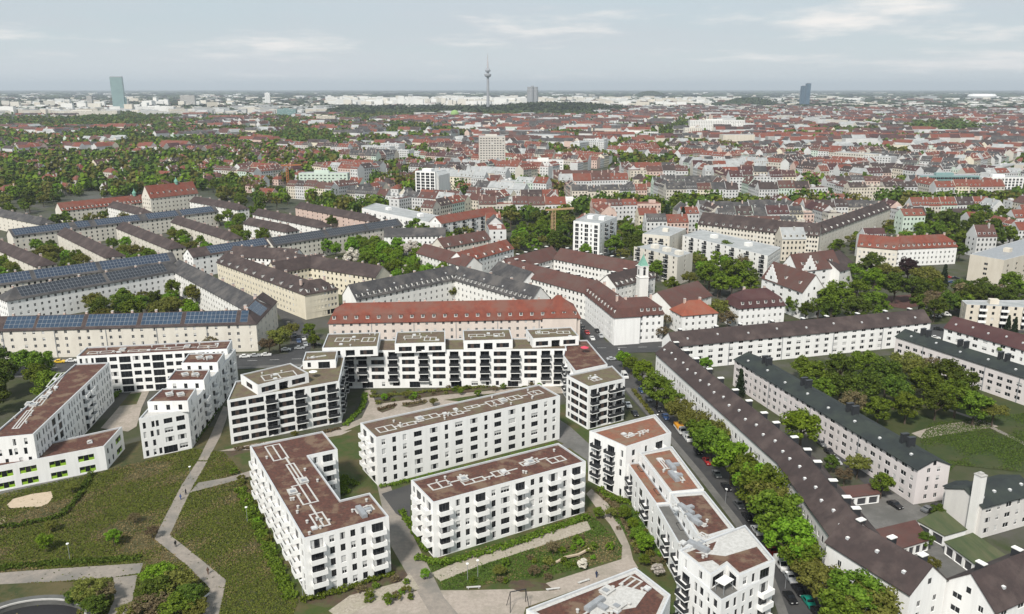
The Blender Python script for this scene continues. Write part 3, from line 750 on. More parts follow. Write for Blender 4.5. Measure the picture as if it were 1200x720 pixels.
# white U-shaped complex on the left
rt, P, rf = est('courtyard_wing', 'white left wing with brown roof and scattered slit windows along the school yard',
    [(-14, 514), (39, 509), (128, 424.5), (88, 426.5)], 15, {0: 'rrrr', 1: 'rrrrrWWrrrrrrrbbrrrrrrrr'}, square=False, roofm=gravel_red, fh=2.9)
roof_gear(rf, 14.55, 1.5, 9, 4, 60, RN, 3, 10, 3, 3, along='y')
rt, P, rf = est('courtyard_wing', 'white back wing with brown roof and tall glazed bays facing the inner court',
    [(89, 418), (266, 409), (271, 400.5), (104, 405)], 15, {0: 'rrrLwLwwLwwLwrrrr'}, roofm=gravel_red)
roof_gear(rf, 14.55, 1.5, P[1].x - 2, 2, P[2].y - 2, RN, 4, 12, 2, 3)
rt, P = mod_root('courtyard_wing', 'white stepped right wing with three brown-roofed penthouses and slit windows', 'apartment block',
    [(162.5, 491), (220, 480), (276, 409), (232, 412)], 13.2, False)
rf = volume(rt, P, 0, 13.2, {0: ('rrrww', 'rrrLw'), 1: 'rwrwbrrbrrrbrrbrr', 3: 'rrwrrwrrwrrwrr'}, 4, 3.05, RN, roofm=paver)
for q in (((172.5, 471), (220, 470), (230, 455), (190, 455.5)), ((195, 446), (239, 445.5), (246, 433), (205, 433.5)), ((212.5, 425.5), (255, 425), (263, 413.5), (221, 414.5))):
    f2, Q = pent(rt, q, 12.8, 16.4, {0: 'nnn', 1: 'rr'}, roofm=gravel_red, square=False)
    cxy = sum(Q, Vector((0, 0))) / 4
    for dx, dy in ((-1, 1), (2, -1)): put('lift_housing', shared('lift', lift_mesh), f2, (cxy.x + dx - 1, cxy.y + dy - 1, 16.05))
    for k in range(4): put('vent', shared('vent', vent_mesh), f2, (cxy.x + RN.uniform(-3, 3), cxy.y + RN.uniform(-3, 3), 16.05))
rt, P = mod_root('kindergarten', 'low white kindergarten with brown roof and lime green windows beside the sandpit', 'kindergarten',
    [(-14, 549), (122, 523), (143, 500), (20, 527)], 7.6, False)
rf = volume(rt, P, 0, 7.6, {0: 'gg.g.g.', 1: 'nng'}, 2, 3.5, RN, roofm=gravel_red)
roof_gear(rf, 7.15, 24, P[1].x - 2, 4, 8, RN, 0, 5, 0, 2)

# ------------------------------------------------------------------ older blocks around
# right: long brown roofs
BR = dict(roofm=tile_brn, wallm=white, fh=2.95)
def row_from(name, label, Apx, Bpx, ze, D, rise, ext=(0, 0), **k):
    "the facade nearest the road runs A->B with the block on its left"
    A, B = G(*Apx, ze), G(*Bpx, ze); u = (B - A).normalized()
    return old_block(name, label, A - u * ext[0], B + u * ext[1], ze, D, rise, world=True, **k)
row_from('row_block', 'white row under a brown tiled roof behind the street trees, section joining the cross row', (769, 413.5), (912, 541), 11.6, 11, 4.4, ext=(0, 1), floors=4, pat='on' * 19, ends=('auto', '.'), vents=17, chimneys=(10, 1), seed=2, **BR)
row_from('row_block', 'white row under a brown tiled roof behind the street trees, bent middle section', (912, 541), (977, 631), 11.6, 11, 4.4, ext=(.5, .5), floors=4, pat='on' * 8, vents=7, chimneys=(5, 1), seed=3, **BR)
row_from('row_block', 'white gabled end section of the brown-roofed row, set forward beside the red garages', (969, 634), (1067, 695), 11.0, 11, 4.8, ext=(0, 0), floors=4, fh=2.8, pat='onq', ends=('.', 'oo'), vents=3, chimneys=(3, 1), seed=4, roofm=tile_brn, wallm=white)
row_from('row_block', 'long white cross row with brown tiled roof, white pillar and paired windows', (790, 405.5), (1091, 377), 10.6, 10.5, 4.2, floors=4, fh=2.6, pat='q' * 27, ends=('.', 'auto'), vents=9, chimneys=(9, 1), seed=5, downpipes=5, roofm=tile_brn, wallm=white)
row_from('row_block', 'pale block with green-black roof and black stacks facing the big light-green tree', (861, 421), (1076, 550), 10.6, 10.5, 2.2, floors=4, fh=2.6, pat='qo' * 15, ends=('.', '.oo.'), chimneys=(4, 2), vents=8, seed=6, roofm=sheet_grn, wallm=mat('pale_rose_plaster', (.66, .61, .60), (.58, .54, .53), .3, stretch=ST), downpipes=4)
# stacks come in pairs on that roof: second of each
rt = row_from('small_block', 'pale house with green-black roof and tall square chimney by the moss-roofed garages', (1151, 594), (1215, 577), 9.2, 10.5, 2.4, floors=3, fh=2.9, pat='qoqoq', ends=('.', '.'), vents=4, seed=7, roofm=sheet_grn, wallm=mat('pale_grey_plaster', (.62, .60, .57), (.54, .52, .50), .3, stretch=ST))
b = MB(); b.box(-1.0, 1.0, -1.0, 1.0, 0, 17, 0); b.box(-1.1, 1.1, -1.1, 1.1, 17, 17.3, 1); b.box(-.5, .5, -.5, .5, 17.3, 17.8, 1)
o = b.build('chimney', [white_old, concrete], rt); lp = to_local(rt, G(1140, 630)); o.location = (lp.x, lp.y + .6, 0)
o2 = old_block('x', '', to_local(rt, G(1107, 569.5, 8.2)), to_local(rt, G(1149, 592, 8.2)), 8.2, 8, .6, world=True, floors=2, fh=3, pat='.qn.', roofm=sheet_grn, wallm=MATS['pale_grey_plaster'], cat='block', seed=8)
o2.parent = rt; o2.name = 'side_wing'; [o2.pop(k) for k in ('label', 'category') if k in o2]
A = G(1166, 716, 9.6); B = A + (G(1225, 690, 9.6) - A).normalized() * 34
old_block('gabled_house', 'white gabled house with dark brown roof at the foot of the moss-roofed garages', A, B, 9.6, 11.5, 5.2, world=True, floors=3, pat='qqqqqq', ends=('qo', '.'), vents=3, chimneys=(3, 1), seed=9, roofm=tile_brn, wallm=white)
row_from('row_block', 'white row with maroon roof and grouped windows, opposite the beige slab', (1107, 383.5), (1205, 411), 10, 10.5, 4.2, floors=3, fh=2.9, pat='qqoqqoqqo', ends=('oo', '.'), vents=5, seed=10, roofm=tile_drk, wallm=white)
row_from('row_block', 'pale row with green-black roof half hidden by the park trees', (1050, 394), (1240, 455), 10.2, 10.5, 2.4, floors=4, fh=2.5, pat='q' * 18, vents=6, chimneys=(4, 2), seed=11, roofm=sheet_grn, wallm=MATS['pale_rose_plaster'], downpipes=5)
# garages
def garage(label, pts, z, roofm, doors, edge=0):
    rt, P = mod_root('garage_row', label, 'garages', pts, z, False)
    w = MB(); A, B = P[edge], P[(edge + 1) % 4]; L = (B - A).length
    ops = [((k + .12) * L / doors, (k + .88) * L / doors, .05, z - .6, 'dark') for k in range(doors)]
    pl = []
    for i in range(4): pl += facade(w, P[i], P[(i + 1) % 4], 0, z, ops if i == edge else [], .4)
    w.build('wall', white, rt)
    for (p, rz, ww, h, st) in pl:
        d = MB(); d.box(0, ww, -.05, 0, 0, h); put('garage_door', d.mesh('garage_door', frame_dk), rt, p, rz)
    r = MB(); r.prism([tuple(p) for p in inset(P, -.25)], z, z + .2); r.build('roof', roofm, rt)
garage('three white garages with red roof beside the paved yard', [(990, 584), (1031, 579), (1020, 568), (982, 572)], 2.7, tile_rb, 3)
garage('red-roofed garage row with white posts behind the gabled end section', [(1049, 645), (1089, 633), (1072, 611), (1026, 622)], 2.9, tile_rb, 5)
garage('moss-green roofed garage row next to the square chimney', [(1107, 628), (1132, 621), (1104, 598), (1076, 611)], 3.0, moss, 2, 3)
garage('moss-green roofed garage row with dark doors facing the narrow lane', [(1152, 668), (1183, 655), (1140, 626), (1108, 636)], 3.0, moss, 4, 3)
b = MB(); n = 10
for k in range(n):
    a0, a1 = math.pi * k / n, math.pi * (k + 1) / n
    b.poly([(-3, 2 * math.cos(a0), 2.2 * math.sin(a0)), (3, 2 * math.cos(a0), 2.2 * math.sin(a0)), (3, 2 * math.cos(a1), 2.2 * math.sin(a1)), (-3, 2 * math.cos(a1), 2.2 * math.sin(a1))])
    for x in (-3, 3): b.poly([(x, 0, 0), (x, 2 * math.cos(a0), 2.2 * math.sin(a0)), (x, 2 * math.cos(a1), 2.2 * math.sin(a1))])
o = b.build('tent_garage', white, smooth=False); p = G(1053, 648); o.location = (p.x, p.y, 0); o.rotation_euler.z = R(30); tag(o, 'small white arched tent garage before the red-roofed garage row', 'tent')
# centre: red mansard row, grey angled roofs
row_from('tenement', 'cream tenement with long red mansard roof and white dormers behind the terraced row', (385, 377), (680, 371), 13.6, 12.5, 6.4, floors=4, fh=3.2, pat='o' * 30, ends=('auto', 'auto'), hips=(1, 1), mansard=(1.5, 2.8), dormers=23, chimneys=(9, 0), seed=12, roofm=tile_red, wallm=mat('pale_rose_old_plaster', (.64, .56, .50), (.56, .49, .44), .3, stretch=ST), downpipes=6)
row_from('tenement', 'white tenement with grey tiled roof and white dormer band, left arm of the angle', (417, 350.5), (534, 327), 12.6, 12, 6, floors=4, pat='o' * 18, hips=(0, 0), mansard=None, dormers=20, chimneys=(4, 0), vents=4, seed=13, roofm=tile_gry, wallm=white_old, ext=(0, 4), dormer_y=.4)
row_from('tenement', 'white tenement with grey tiled roof and white dormer band, right arm of the angle', (535, 328), (622, 353), 12.6, 12, 6, floors=4, pat='o' * 18, dormers=18, chimneys=(4, 0), vents=4, seed=14, roofm=tile_gry, wallm=white_old, ext=(4, 0), dormer_y=.4)
rt = old_block('x', '', G(636, 372, 13.7), G(676, 371.5, 13.7), 13.7, 13, 8.2, world=True, floors=4, fh=3.2, pat='.', hips=(1, 1), seed=90, roofm=tile_red, wallm=MATS['pale_rose_old_plaster'], over=.3)
rt['label'] = 'taller red hipped end of the cream mansard tenement'; rt.name = 'red_roofed_house'
# right-centre court with church tower
row_from('tenement', 'white corner tenement with red-brown mansard roof and dormers at the crossroads', (719, 369.5), (778, 366), 13.6, 12, 6, floors=4, fh=3.2, pat='o' * 8, ends=('auto', 'auto'), hips=(1, 1), mansard=(1.5, 2.8), dormers=8, chimneys=(3, 0), seed=15, roofm=tile_rb, wallm=white)
row_from('tenement', 'white tenement with red mansard roof running up the side street from the crossroads', (686, 343), (720, 370), 13.6, 12, 6, floors=4, fh=3.2, pat='o' * 12, mansard=(1.5, 2.8), dormers=10, chimneys=(3, 0), seed=16, roofm=tile_rb, wallm=white, ext=(1, .5), hips=(0, 1))
row_from('tenement', 'long white tenement with plain brown roof and black chimneys along the side street', (586, 316), (686, 343), 13.6, 12, 5.4, floors=4, fh=3.2, pat='o' * 24, chimneys=(8, 1), seed=17, roofm=tile_rb, wallm=white_old, ext=(0, 2), near=False)
row_from('tenement', 'white court tenement with brown roof, rear wing beyond the church tower', (649, 303), (742, 321), 13.2, 12, 5.4, floors=4, fh=3.1, pat='o' * 22, chimneys=(7, 1), seed=18, roofm=tile_rb, wallm=white_old, near=False)
row_from('tenement', 'white court tenement with brown roof, left rear wing at the court', (600, 317), (652, 302), 13.2, 12, 5.4, floors=4, fh=3.1, pat='o' * 16, chimneys=(5, 1), seed=19, roofm=tile_rb, wallm=white_old, near=False, ext=(0, 4))
row_from('tenement', 'white court tenement with grey-brown hipped roof right beside the church tower', (722, 336), (768, 324), 12.8, 12, 5.2, floors=4, fh=3.1, pat='o' * 10, hips=(0, 1), dormers=8, chimneys=(3, 1), seed=20, roofm=tile_brn, wallm=white_old, ends=('.', 'auto'))
tp = G(751.5, 361); ct = tag(empty('church_tower', (tp.x, tp.y, 0), R(12)), 'slim white church tower with green copper helmet in the court', 'tower')
b = MB(); b.box(-2.4, 2.4, -2.4, 2.4, 0, 19.5, 0); b.box(-2.6, 2.6, -2.6, 2.6, 19.5, 20.0, 0); b.box(-2.2, 2.2, -2.2, 2.2, 20.0, 26.5, 0); b.box(-2.4, 2.4, -2.4, 2.4, 26.5, 26.9, 0); b.build('shaft', white_old, ct)
b = MB(); b.lathe([(3.1, 26.9), (2.0, 29.0), (.9, 31.4), (.12, 33.5), (.05, 35)], 4); o = b.build('helmet', copper, ct); o.rotation_euler.z = R(45)
for k in range(4):
    b = MB(); b.box(-.6, .6, -2.26, -2.205, 21.2, 24.4); o = b.build('bell_opening', dark_in, ct); o.rotation_euler.z = k * math.pi / 2
b = MB(); b.lathe([(.8, 0), (.8, .08), (.01, .09)], 16); o = b.build('clock_face', frame_dk, ct); o.rotation_euler = (R(90), 0, 0); o.location = (0, -2.22, 25.4)
ct.scale.z = .84
row_from('small_house', 'small white house with bright red hipped roof by the crossroads', (800, 369.5), (841, 366), 9.6, 12, 5, floors=3, fh=3, pat='ooooo', ends=('ooo', '.'), hips=(1, 1), seed=21, chimneys=(2, 0), roofm=mat('bright_red_tiles', (.25, .072, .042), (.19, .058, .036), .5, c3=(.22, .085, .055), scale3=.12), wallm=white)
row_from('hall', 'low hall with broad red-brown roof behind the small red-hipped house', (787, 360), (834, 346), 7, 18, 6, floors=1, pat='o' * 5, hips=(0, 0), seed=22, roofm=tile_rb, wallm=white_old, cat='hall')
row_from('mansard_house', 'white house with dark maroon mansard roof and arched white dormers beside the school', (866, 360), (920, 356), 11, 13, 6.6, floors=3, fh=3.3, pat='o' * 8, ends=('oooo', 'oooo'), hips=(1, 1), mansard=(1.6, 3), dormers=6, chimneys=(2, 0), seed=23, roofm=tile_drk, wallm=white)
# school with stepped gables
row_from('school_wing', 'white school wing with tall paired windows, red-brown roof and stepped left gable', (893, 325), (941, 342), 14, 13, 8, floors=4, fh=3.4, pat='qqqqq', ends=('qqq', 'nn'), seed=24, chimneys=(2, 0), roofm=tile_rb, wallm=white, cat='school', dormers=3, dormer_y=2.0)
row_from('school_wing', 'white rear school wing with steep red-brown roof and round gable windows', (935, 318), (985, 312), 14.5, 13, 8, floors=4, fh=3.4, pat='qqqq', ends=('qqq', 'nn'), seed=25, chimneys=(2, 0), roofm=tile_rb, wallm=white, cat='school', dormers=3, dormer_y=2.0)
row_from('school_wing', 'white gabled school wing turned to the wooded yard', (984, 318), (1004, 312), 13, 22, 7.5, floors=4, fh=3.2, pat='qo', ends=('.', 'qqq'), seed=26, roofm=tile_brn, wallm=white_old, cat='school')
row_from('tenement', 'white tenement with red mansard roofs and gables behind the wooded school yard', (1050, 291), (1122, 288), 12, 13, 6.5, floors=4, pat='o' * 14, ends=('auto', 'auto'), hips=(1, 1), mansard=(1.6, 2.8), dormers=12, chimneys=(4, 0), seed=27, roofm=tile_red, wallm=white)
row_from('tenement', 'cream tenement with red roof and curved gable between school and red mansards', (1005, 288), (1052, 292), 12, 12, 6.5, floors=4, pat='o' * 9, ends=('auto', '.'), chimneys=(3, 0), dormers=5, seed=28, roofm=tile_red, wallm=cream)
def stepped_gable(root, x0, x1, z0, steps, rise, y=-.35, t=.5):
    b = MB(); n = steps; w = (x1 - x0) / (2 * n + 1)
    for k in range(n + 1): b.box(x0 + k * w, x1 - k * w, y, y + t, z0 + (k * rise / (n + 1) + .002 if k else 0), z0 + (k + 1) * rise / (n + 1), 0)
    b.box((x0 + x1) / 2 - .6, (x0 + x1) / 2 + .6, y - .03, y - .005, z0 + 1, z0 + 2.6, 1)
    b.build('stepped_gable', [white, glass], root)
for o in [o for o in bpy.data.objects if o.name.startswith('school_wing') and o.parent is None][:2]: stepped_gable(o, 3, 13, 13.9, 4, 8.5)
def slab(name, label, pts, z, floors, fac, wallm=white, roofm=flat_gry, square=True, near=False, cat='apartment block', heads=2, fh=2.85, group=None):
    rt, P = mod_root(name, label, cat, pts, z, square, group)
    rf = volume(rt, P, 0, z, fac, floors, fh, RN, near=near, wallm=wallm, roofm=roofm, default='auto', depth=.2)
    L = (P[1] - P[0]).length; Dp = (P[3] - P[0]).length
    for k in range(heads):
        b = MB(); b.box(0, min(4, L * .2), 0, min(3.5, Dp * .4), 0, 2.2); o = b.build('lift_housing', wallm, rf)
        q = P[0].lerp(P[1], (k + .6) / (heads + .4)).lerp(P[3].lerp(P[2], (k + .6) / (heads + .4)), .45); o.location = (q.x, q.y, z - .45)
    return rt
slab('office_slab', 'grey-white office slab with ribbon of window bays and flat metal roof by the big trees', [(1177, 305), (1262, 283), (1228, 272), (1137, 298)], 17, 5, {0: 'q' * 9, 3: '.q.'}, beige, metal_gr, square=False, cat='office building')
slab('beige_slab', 'beige apartment slab with flat roof and blue-grey balconies at the road end', [(1133, 357), (1250, 363), (1250, 352), (1127, 352)], 11, 4, {0: 'oboboboob', 3: 'o'}, beige, flat_gry, square=False)
slab('tower_block', 'white tower block with grey roof and dark balcony columns above the courts', [(672, 259), (703, 262), (723, 254), (690, 250)], 24, 8, {0: 'WnWnW', 1: 'nBBn'}, white, flat_gry, square=False)
slab('slab_block', 'cream stepped slab with three roof boxes beside the church court', [(743, 290), (794, 303), (812, 297), (768, 285)], 16, 6, {0: 'BoBoBo', 1: '.o.'}, cream, flat_gry, square=False, heads=3)
slab('slab_block', 'cream slab with many balconies behind the stepped slab', [(753, 274), (785, 277), (804, 268), (775, 264)], 16, 5, {0: 'oBoBo', 1: 'oo'}, cream, flat_gry, square=False, heads=1)
slab('slab_block', 'long pale slab with rose stripe running right of the balcony slab', [(800, 276), (900, 300), (915, 290), (822, 269)], 14, 5, {0: 'oBoBoBoBoBoB'}, white_old, flat_gry, square=False, heads=2)
# left: cream and white courts with solar roofs
row_from('tenement', 'long cream tenement with bright blue solar roof along the main road', (-60, 389), (300, 379), 12.6, 12, 4.4, floors=4, fh=2.95, pat='oo.oo.oo.o' * 4, ends=('.', '.'), hips=(0, 1), solars=((.02, .14), (.17, .265), (.275, .42), (.435, .60), (.615, .745), (.76, .93), (.945, .97)), chimneys=(13, 0), seed=31, roofm=tile_brn, wallm=cream, downpipes=6)
row_from('tenement', 'cream end wing with solar panels turning off the main road', (300, 379), (324, 353), 12.6, 12, 4.4, floors=4, fh=2.95, pat='oo.oo.oo', ends=('.', '.'), seed=32, hips=(1, 0), solars=((.25, .6),), chimneys=(2, 0), roofm=tile_brn, wallm=cream)
row_from('tenement', 'white court tenement with dark hipped roof, grey solar strips and four window rows', (7.5, 352.5), (197, 319.5), 12.6, 12, 4.4, floors=4, fh=2.95, pat='o' * 26, ends=('auto', '.'), hips=(1, 0), solars=((.08, .55), (.57, .93)), solarm=solar_dk, chimneys=(6, 0), seed=33, roofm=tile_gry, wallm=white, ext=(0, 6))
row_from('tenement', 'white court wing with long dark roof running down to the cream end wing', (202, 317), (287, 363), 12.6, 12, 4.4, floors=4, fh=2.95, pat='o' * 30, chimneys=(8, 0), seed=34, roofm=tile_gry, wallm=white_old, ext=(6, 2), near=False)
row_from('tenement', 'pale tenement with unbroken blue solar roof behind the white court', (-60, 342), (207, 306), 12.6, 12, 4.4, floors=4, fh=2.95, pat='o' * 40, solars=((.03, .33), (.35, .62), (.64, .97)), solarm=mat('mid_solar_cells', (.018, .028, .050), (.027, .042, .072), .6, rough=.15, spec=.8), chimneys=(9, 0), seed=35, roofm=tile_gry, wallm=cream, near=False)
DG = dict(floors=4, fh=2.9, roofm=tile_brn, wallm=cream, near=False, hips=(0, 1), ends=('.', 'ooo'))
GD = 'parallel cream rows between the solar-roofed tenements'
for i, (a, bq) in enumerate((((-30, 281), (42, 312.5)), ((67, 274), (124, 302)), ((136, 267), (197, 292)), ((200, 260), (266, 281)))):
    row_from('row_block', ('cream row with dark brown hipped roof beside the left trees', 'cream row with dark brown hipped roof between budding trees', 'cream row with dark brown hipped roof and wide brown end wall', 'cream row with dark brown hipped roof next to the fresh green tree')[i], a, bq, 12, 11, 4, pat='o' * 14, chimneys=(5, 0), seed=40 + i, group=GD, **DG)
DG2 = dict(DG); DG2['wallm'] = white_old
for i, (a, bq) in enumerate((((296, 251), (374, 267)), ((346, 243), (432, 259.5)), ((285, 262), (335, 272)), ((126, 242), (165, 252)), ((222, 236), (278, 246)))):
    row_from('row_block', ('pale row with dark roof behind the central solar roof', 'rose-tinted pale row with dark roof behind the central solar roof', 'short pale row with dark roof by the solar roof end', 'short dark-roofed row below the red school roof', 'dark-roofed row right of the red school gables')[i], a, bq, 11.6, 11, 4, pat='o' * 14, chimneys=(5, 0), seed=50 + i, floors=4, fh=2.8, roofm=tile_brn, wallm=pink if i == 1 else white_old, near=False, hips=(0, 1), ends=('.', 'ooo'))
row_from('row_block', 'dark-roofed pale row at the edge of the left wood', (-30, 247), (46, 263), 11.6, 11, 4, pat='o' * 14, chimneys=(5, 0), seed=59, floors=4, fh=2.8, roofm=tile_gry, wallm=cream, near=False, hips=(0, 1), ends=('.', 'ooo'))
row_from('tenement', 'long cream tenement with blue solar roof in three parts below the school', (15, 277), (256, 248), 11.6, 12, 4.2, floors=4, fh=2.8, pat='o' * 40, solars=((.01, .25), (.28, .34), (.37, .58), (.62, .78), (.80, .98)), chimneys=(9, 0), seed=56, roofm=tile_gry, wallm=cream, near=False, solarm=MATS['mid_solar_cells'])
row_from('tenement', 'white tenement end with solar roof facing the green gap', (226, 301.5), (318, 287), 12.6, 12, 4.2, floors=4, fh=2.95, pat='o' * 12, ends=('ooo', '.'), solars=((.22, .97),), solarm=MATS['mid_solar_cells'], chimneys=(3, 0), seed=57, roofm=tile_brn, wallm=white, near=False)
row_from('tenement', 'long tenement with dark blue solar roof above the blossoming trees', (320, 288), (472, 264), 12.6, 12, 4.2, floors=4, fh=2.95, pat='o' * 30, solars=((.02, .38), (.41, .70), (.72, .98)), solarm=solar_dk, chimneys=(6, 0), seed=58, roofm=tile_gry, wallm=cream, near=False)
# yellow court
YG = dict(floors=4, fh=3.1, near=False, roofm=tile_brn)
row_from('tenement', 'white and yellow court tenement with brown roof, long side to the street', (254, 307), (357, 345), 13, 12, 5, pat='o' * 30, chimneys=(8, 0), dormers=10, seed=60, hips=(0, 1), wallm=yellow, ext=(0, 0), ends=('ooo', '.'), floors=4, fh=3.1, near=True, roofm=tile_brn)
row_from('tenement', 'yellow corner tenement with brown roof and rounded shop front', (357, 345), (396, 338), 13, 12, 5, pat='o' * 9, chimneys=(3, 0), dormers=4, seed=61, hips=(1, 1), wallm=yellow, ground='LLLL', ends=('.', 'ooo'), floors=4, fh=3.1, near=True, roofm=tile_brn)
row_from('tenement', 'yellow rear wing of the brown-roofed court', (318, 306), (440, 325), 13, 12, 5, pat='o' * 24, chimneys=(8, 0), seed=62, wallm=yellow, **YG)
row_from('tenement', 'white rear wing with brown roof closing the left court', (268, 300), (345, 304), 13, 12, 5, pat='o' * 16, chimneys=(5, 0), seed=63, wallm=white, **YG)
row_from('tenement', 'yellow middle wing with brown roof crossing the court', (325, 320), (386, 309), 13, 12, 5, pat='o' * 14, chimneys=(5, 0), seed=64, wallm=yellow, **YG)
# houses right of the blossoming trees
row_from('tenement', 'white tenement with grey roof around a small court above the red houses', (450, 277), (522, 276), 13, 12, 4.5, pat='o' * 14, chimneys=(3, 0), seed=65, wallm=white, floors=4, near=False, roofm=tile_gry)
row_from('tenement', 'white tenement with red roof and turquoise balconies', (517, 262), (583, 250), 14, 12, 4.5, pat='BoBoBoBoBoBo', chimneys=(2, 0), seed=66, wallm=white, floors=4, near=False, roofm=tile_red, ends=('ooo', '.'))
slab('row_block', 'white modern row with pale grey roof and recessed balconies', [(424, 244), (514, 263), (530, 256), (440, 238)], 13.5, 4, {0: 'BoBoBoBoBoBoBo'}, white, flat_gry, square=False)
row_from('tenement', 'low house with red roof left of the red cluster', (488, 296), (545, 313), 11, 12, 5, pat='o' * 14, chimneys=(5, 0), seed=67, wallm=white_old, floors=3, near=False, roofm=tile_rb)
row_from('tenement', 'white house with red roof facing the grey angled tenement', (545, 307), (602, 291), 12, 12, 5, pat='o' * 14, chimneys=(4, 0), dormers=6, seed=68, wallm=white, floors=3, near=False, roofm=tile_red)
row_from('tenement', 'white house with red roof and gable beside the green tree', (520, 290), (575, 280), 12, 12, 5, pat='o' * 12, chimneys=(4, 0), dormers=4, seed=69, wallm=cream, floors=3, near=False, roofm=tile_rb)
row_from('tenement', 'white house with dark roof in the bend behind the red mansard row', (574, 318), (612, 331), 12, 12, 5, pat='o' * 9, chimneys=(2, 0), seed=70, wallm=white, floors=3, near=False, roofm=tile_gry)
# upper left red school, dark-roofed quarter on the right
row_from('school', 'pale school wing with red roof and rows of dormers', (72, 247), (176, 236), 10, 13, 6, floors=3, pat='o' * 20, dormers=22, seed=71, wallm=cream, near=False, roofm=tile_red, cat='school', chimneys=(3, 0))
row_from('school', 'tall cream school with steep red roof and small green turret', (176, 232), (232, 226), 16, 15, 10, floors=4, fh=3.6, pat='o' * 12, dormers=8, seed=72, wallm=cream, near=False, roofm=tile_red, cat='school', ends=('oooo', 'oooo'), chimneys=(2, 0), dormer_y=2)
for o in [o for o in bpy.data.objects if o.name.startswith('school') and not o.name.startswith('school_wing') and o.parent is None]:
    tall = 'tall' in o['label']; b = MB(); zb = 24.6 if tall else 15.2; b.lathe([(1.6, zb), (1.6, zb + 2.4), (2.0, zb + 2.5), (1.4, zb + 3.8), (.6, zb + 4.8), (.1, zb + 6.8)], 8); t_ = b.build('turret', copper, o); t_.location = (30 if tall else 66, 7.5 if tall else 6.5, 0)
row_from('tenement', 'cream tenement with dark roof leading along the angled avenue', (958, 275), (1044, 244), 14, 12, 5.5, floors=4, pat='o' * 24, chimneys=(8, 0), dormers=14, seed=73, wallm=cream, near=False, roofm=tile_brn)
row_from('tenement', 'broad cream tenement with dark brown roof above the pale slab', (818, 262), (905, 272), 14, 14, 7.5, floors=4, pat='o' * 22, chimneys=(6, 0), dormers=10, seed=74, wallm=cream, near=False, roofm=tile_brn, ends=('oooo', '.'))
row_from('tenement', 'cream tenement with dark brown roof next to the school trees', (905, 272), (960, 276), 14, 14, 7, floors=4, pat='o' * 16, chimneys=(5, 0), dormers=9, seed=75, wallm=cream, near=False, roofm=tile_brn)
# tall buildings in the middle distance
def ribbed_tower(label, px, base_py, w_px, top_py, floors, depth, wallm, pat, rz=0.0, ribs=0, roofm=flat_gry, cat='high-rise', stripe=False):
    p = G(px, base_py); k = math.hypot(p.x, p.y) / FPX
    lo, hi = 5, 300
    for _ in range(40):
        m = (lo + hi) / 2
        if proj(p.x, p.y, m)[1] > top_py: lo = m
        else: hi = m
    Wm, z = w_px * k, lo
    rt = tag(empty('high_rise', (p.x, p.y, 0), rz), label, cat)
    P = [Vector(q) for q in ((-Wm / 2, 0), (Wm / 2, 0), (Wm / 2, depth), (-Wm / 2, depth))]
    rf = volume(rt, P, 0, z, {0: pat[0], 1: pat[1], 3: pat[1]}, floors, (z - 1) / floors, RN, near=False, wallm=wallm, roofm=roofm)
    for i in range(ribs + 1 if ribs else 0):
        b = MB(); x = -Wm / 2 + Wm * i / ribs; b.box(x - .3, x + .3, -.6, -.01, 0, z + .01); b.build('rib', wallm, rt)
    b = MB(); b.box(-Wm * .25, Wm * .2, depth * .3, depth * .7, z - .4, z + 2.2); b.build('plant_room', wallm, rt)
    return rt, Wm, z
ribbed_tower('beige high-rise with fine window grid standing alone among red roofs', 577, 201, 30, 160, 14, 22, mat('pale_stone', (.55, .52, .47), (.48, .45, .41), .1), ('q' * 9, 'q' * 6), R(4), 0)
rt, Wm, z = ribbed_tower('broad white high-rise with dark horizontal window bands', 499, 233, 26, 201, 9, 16, white, ('LLLL', 'oo'), R(-22), 0)
slab('side_tower', 'windowless pale stair tower attached to the banded high-rise', [(514, 206), (527, 203), (523, 199), (511, 201)], 30, 9, {0: '.', 1: '.'}, white_old, flat_gry, square=False, heads=0, cat='high-rise')
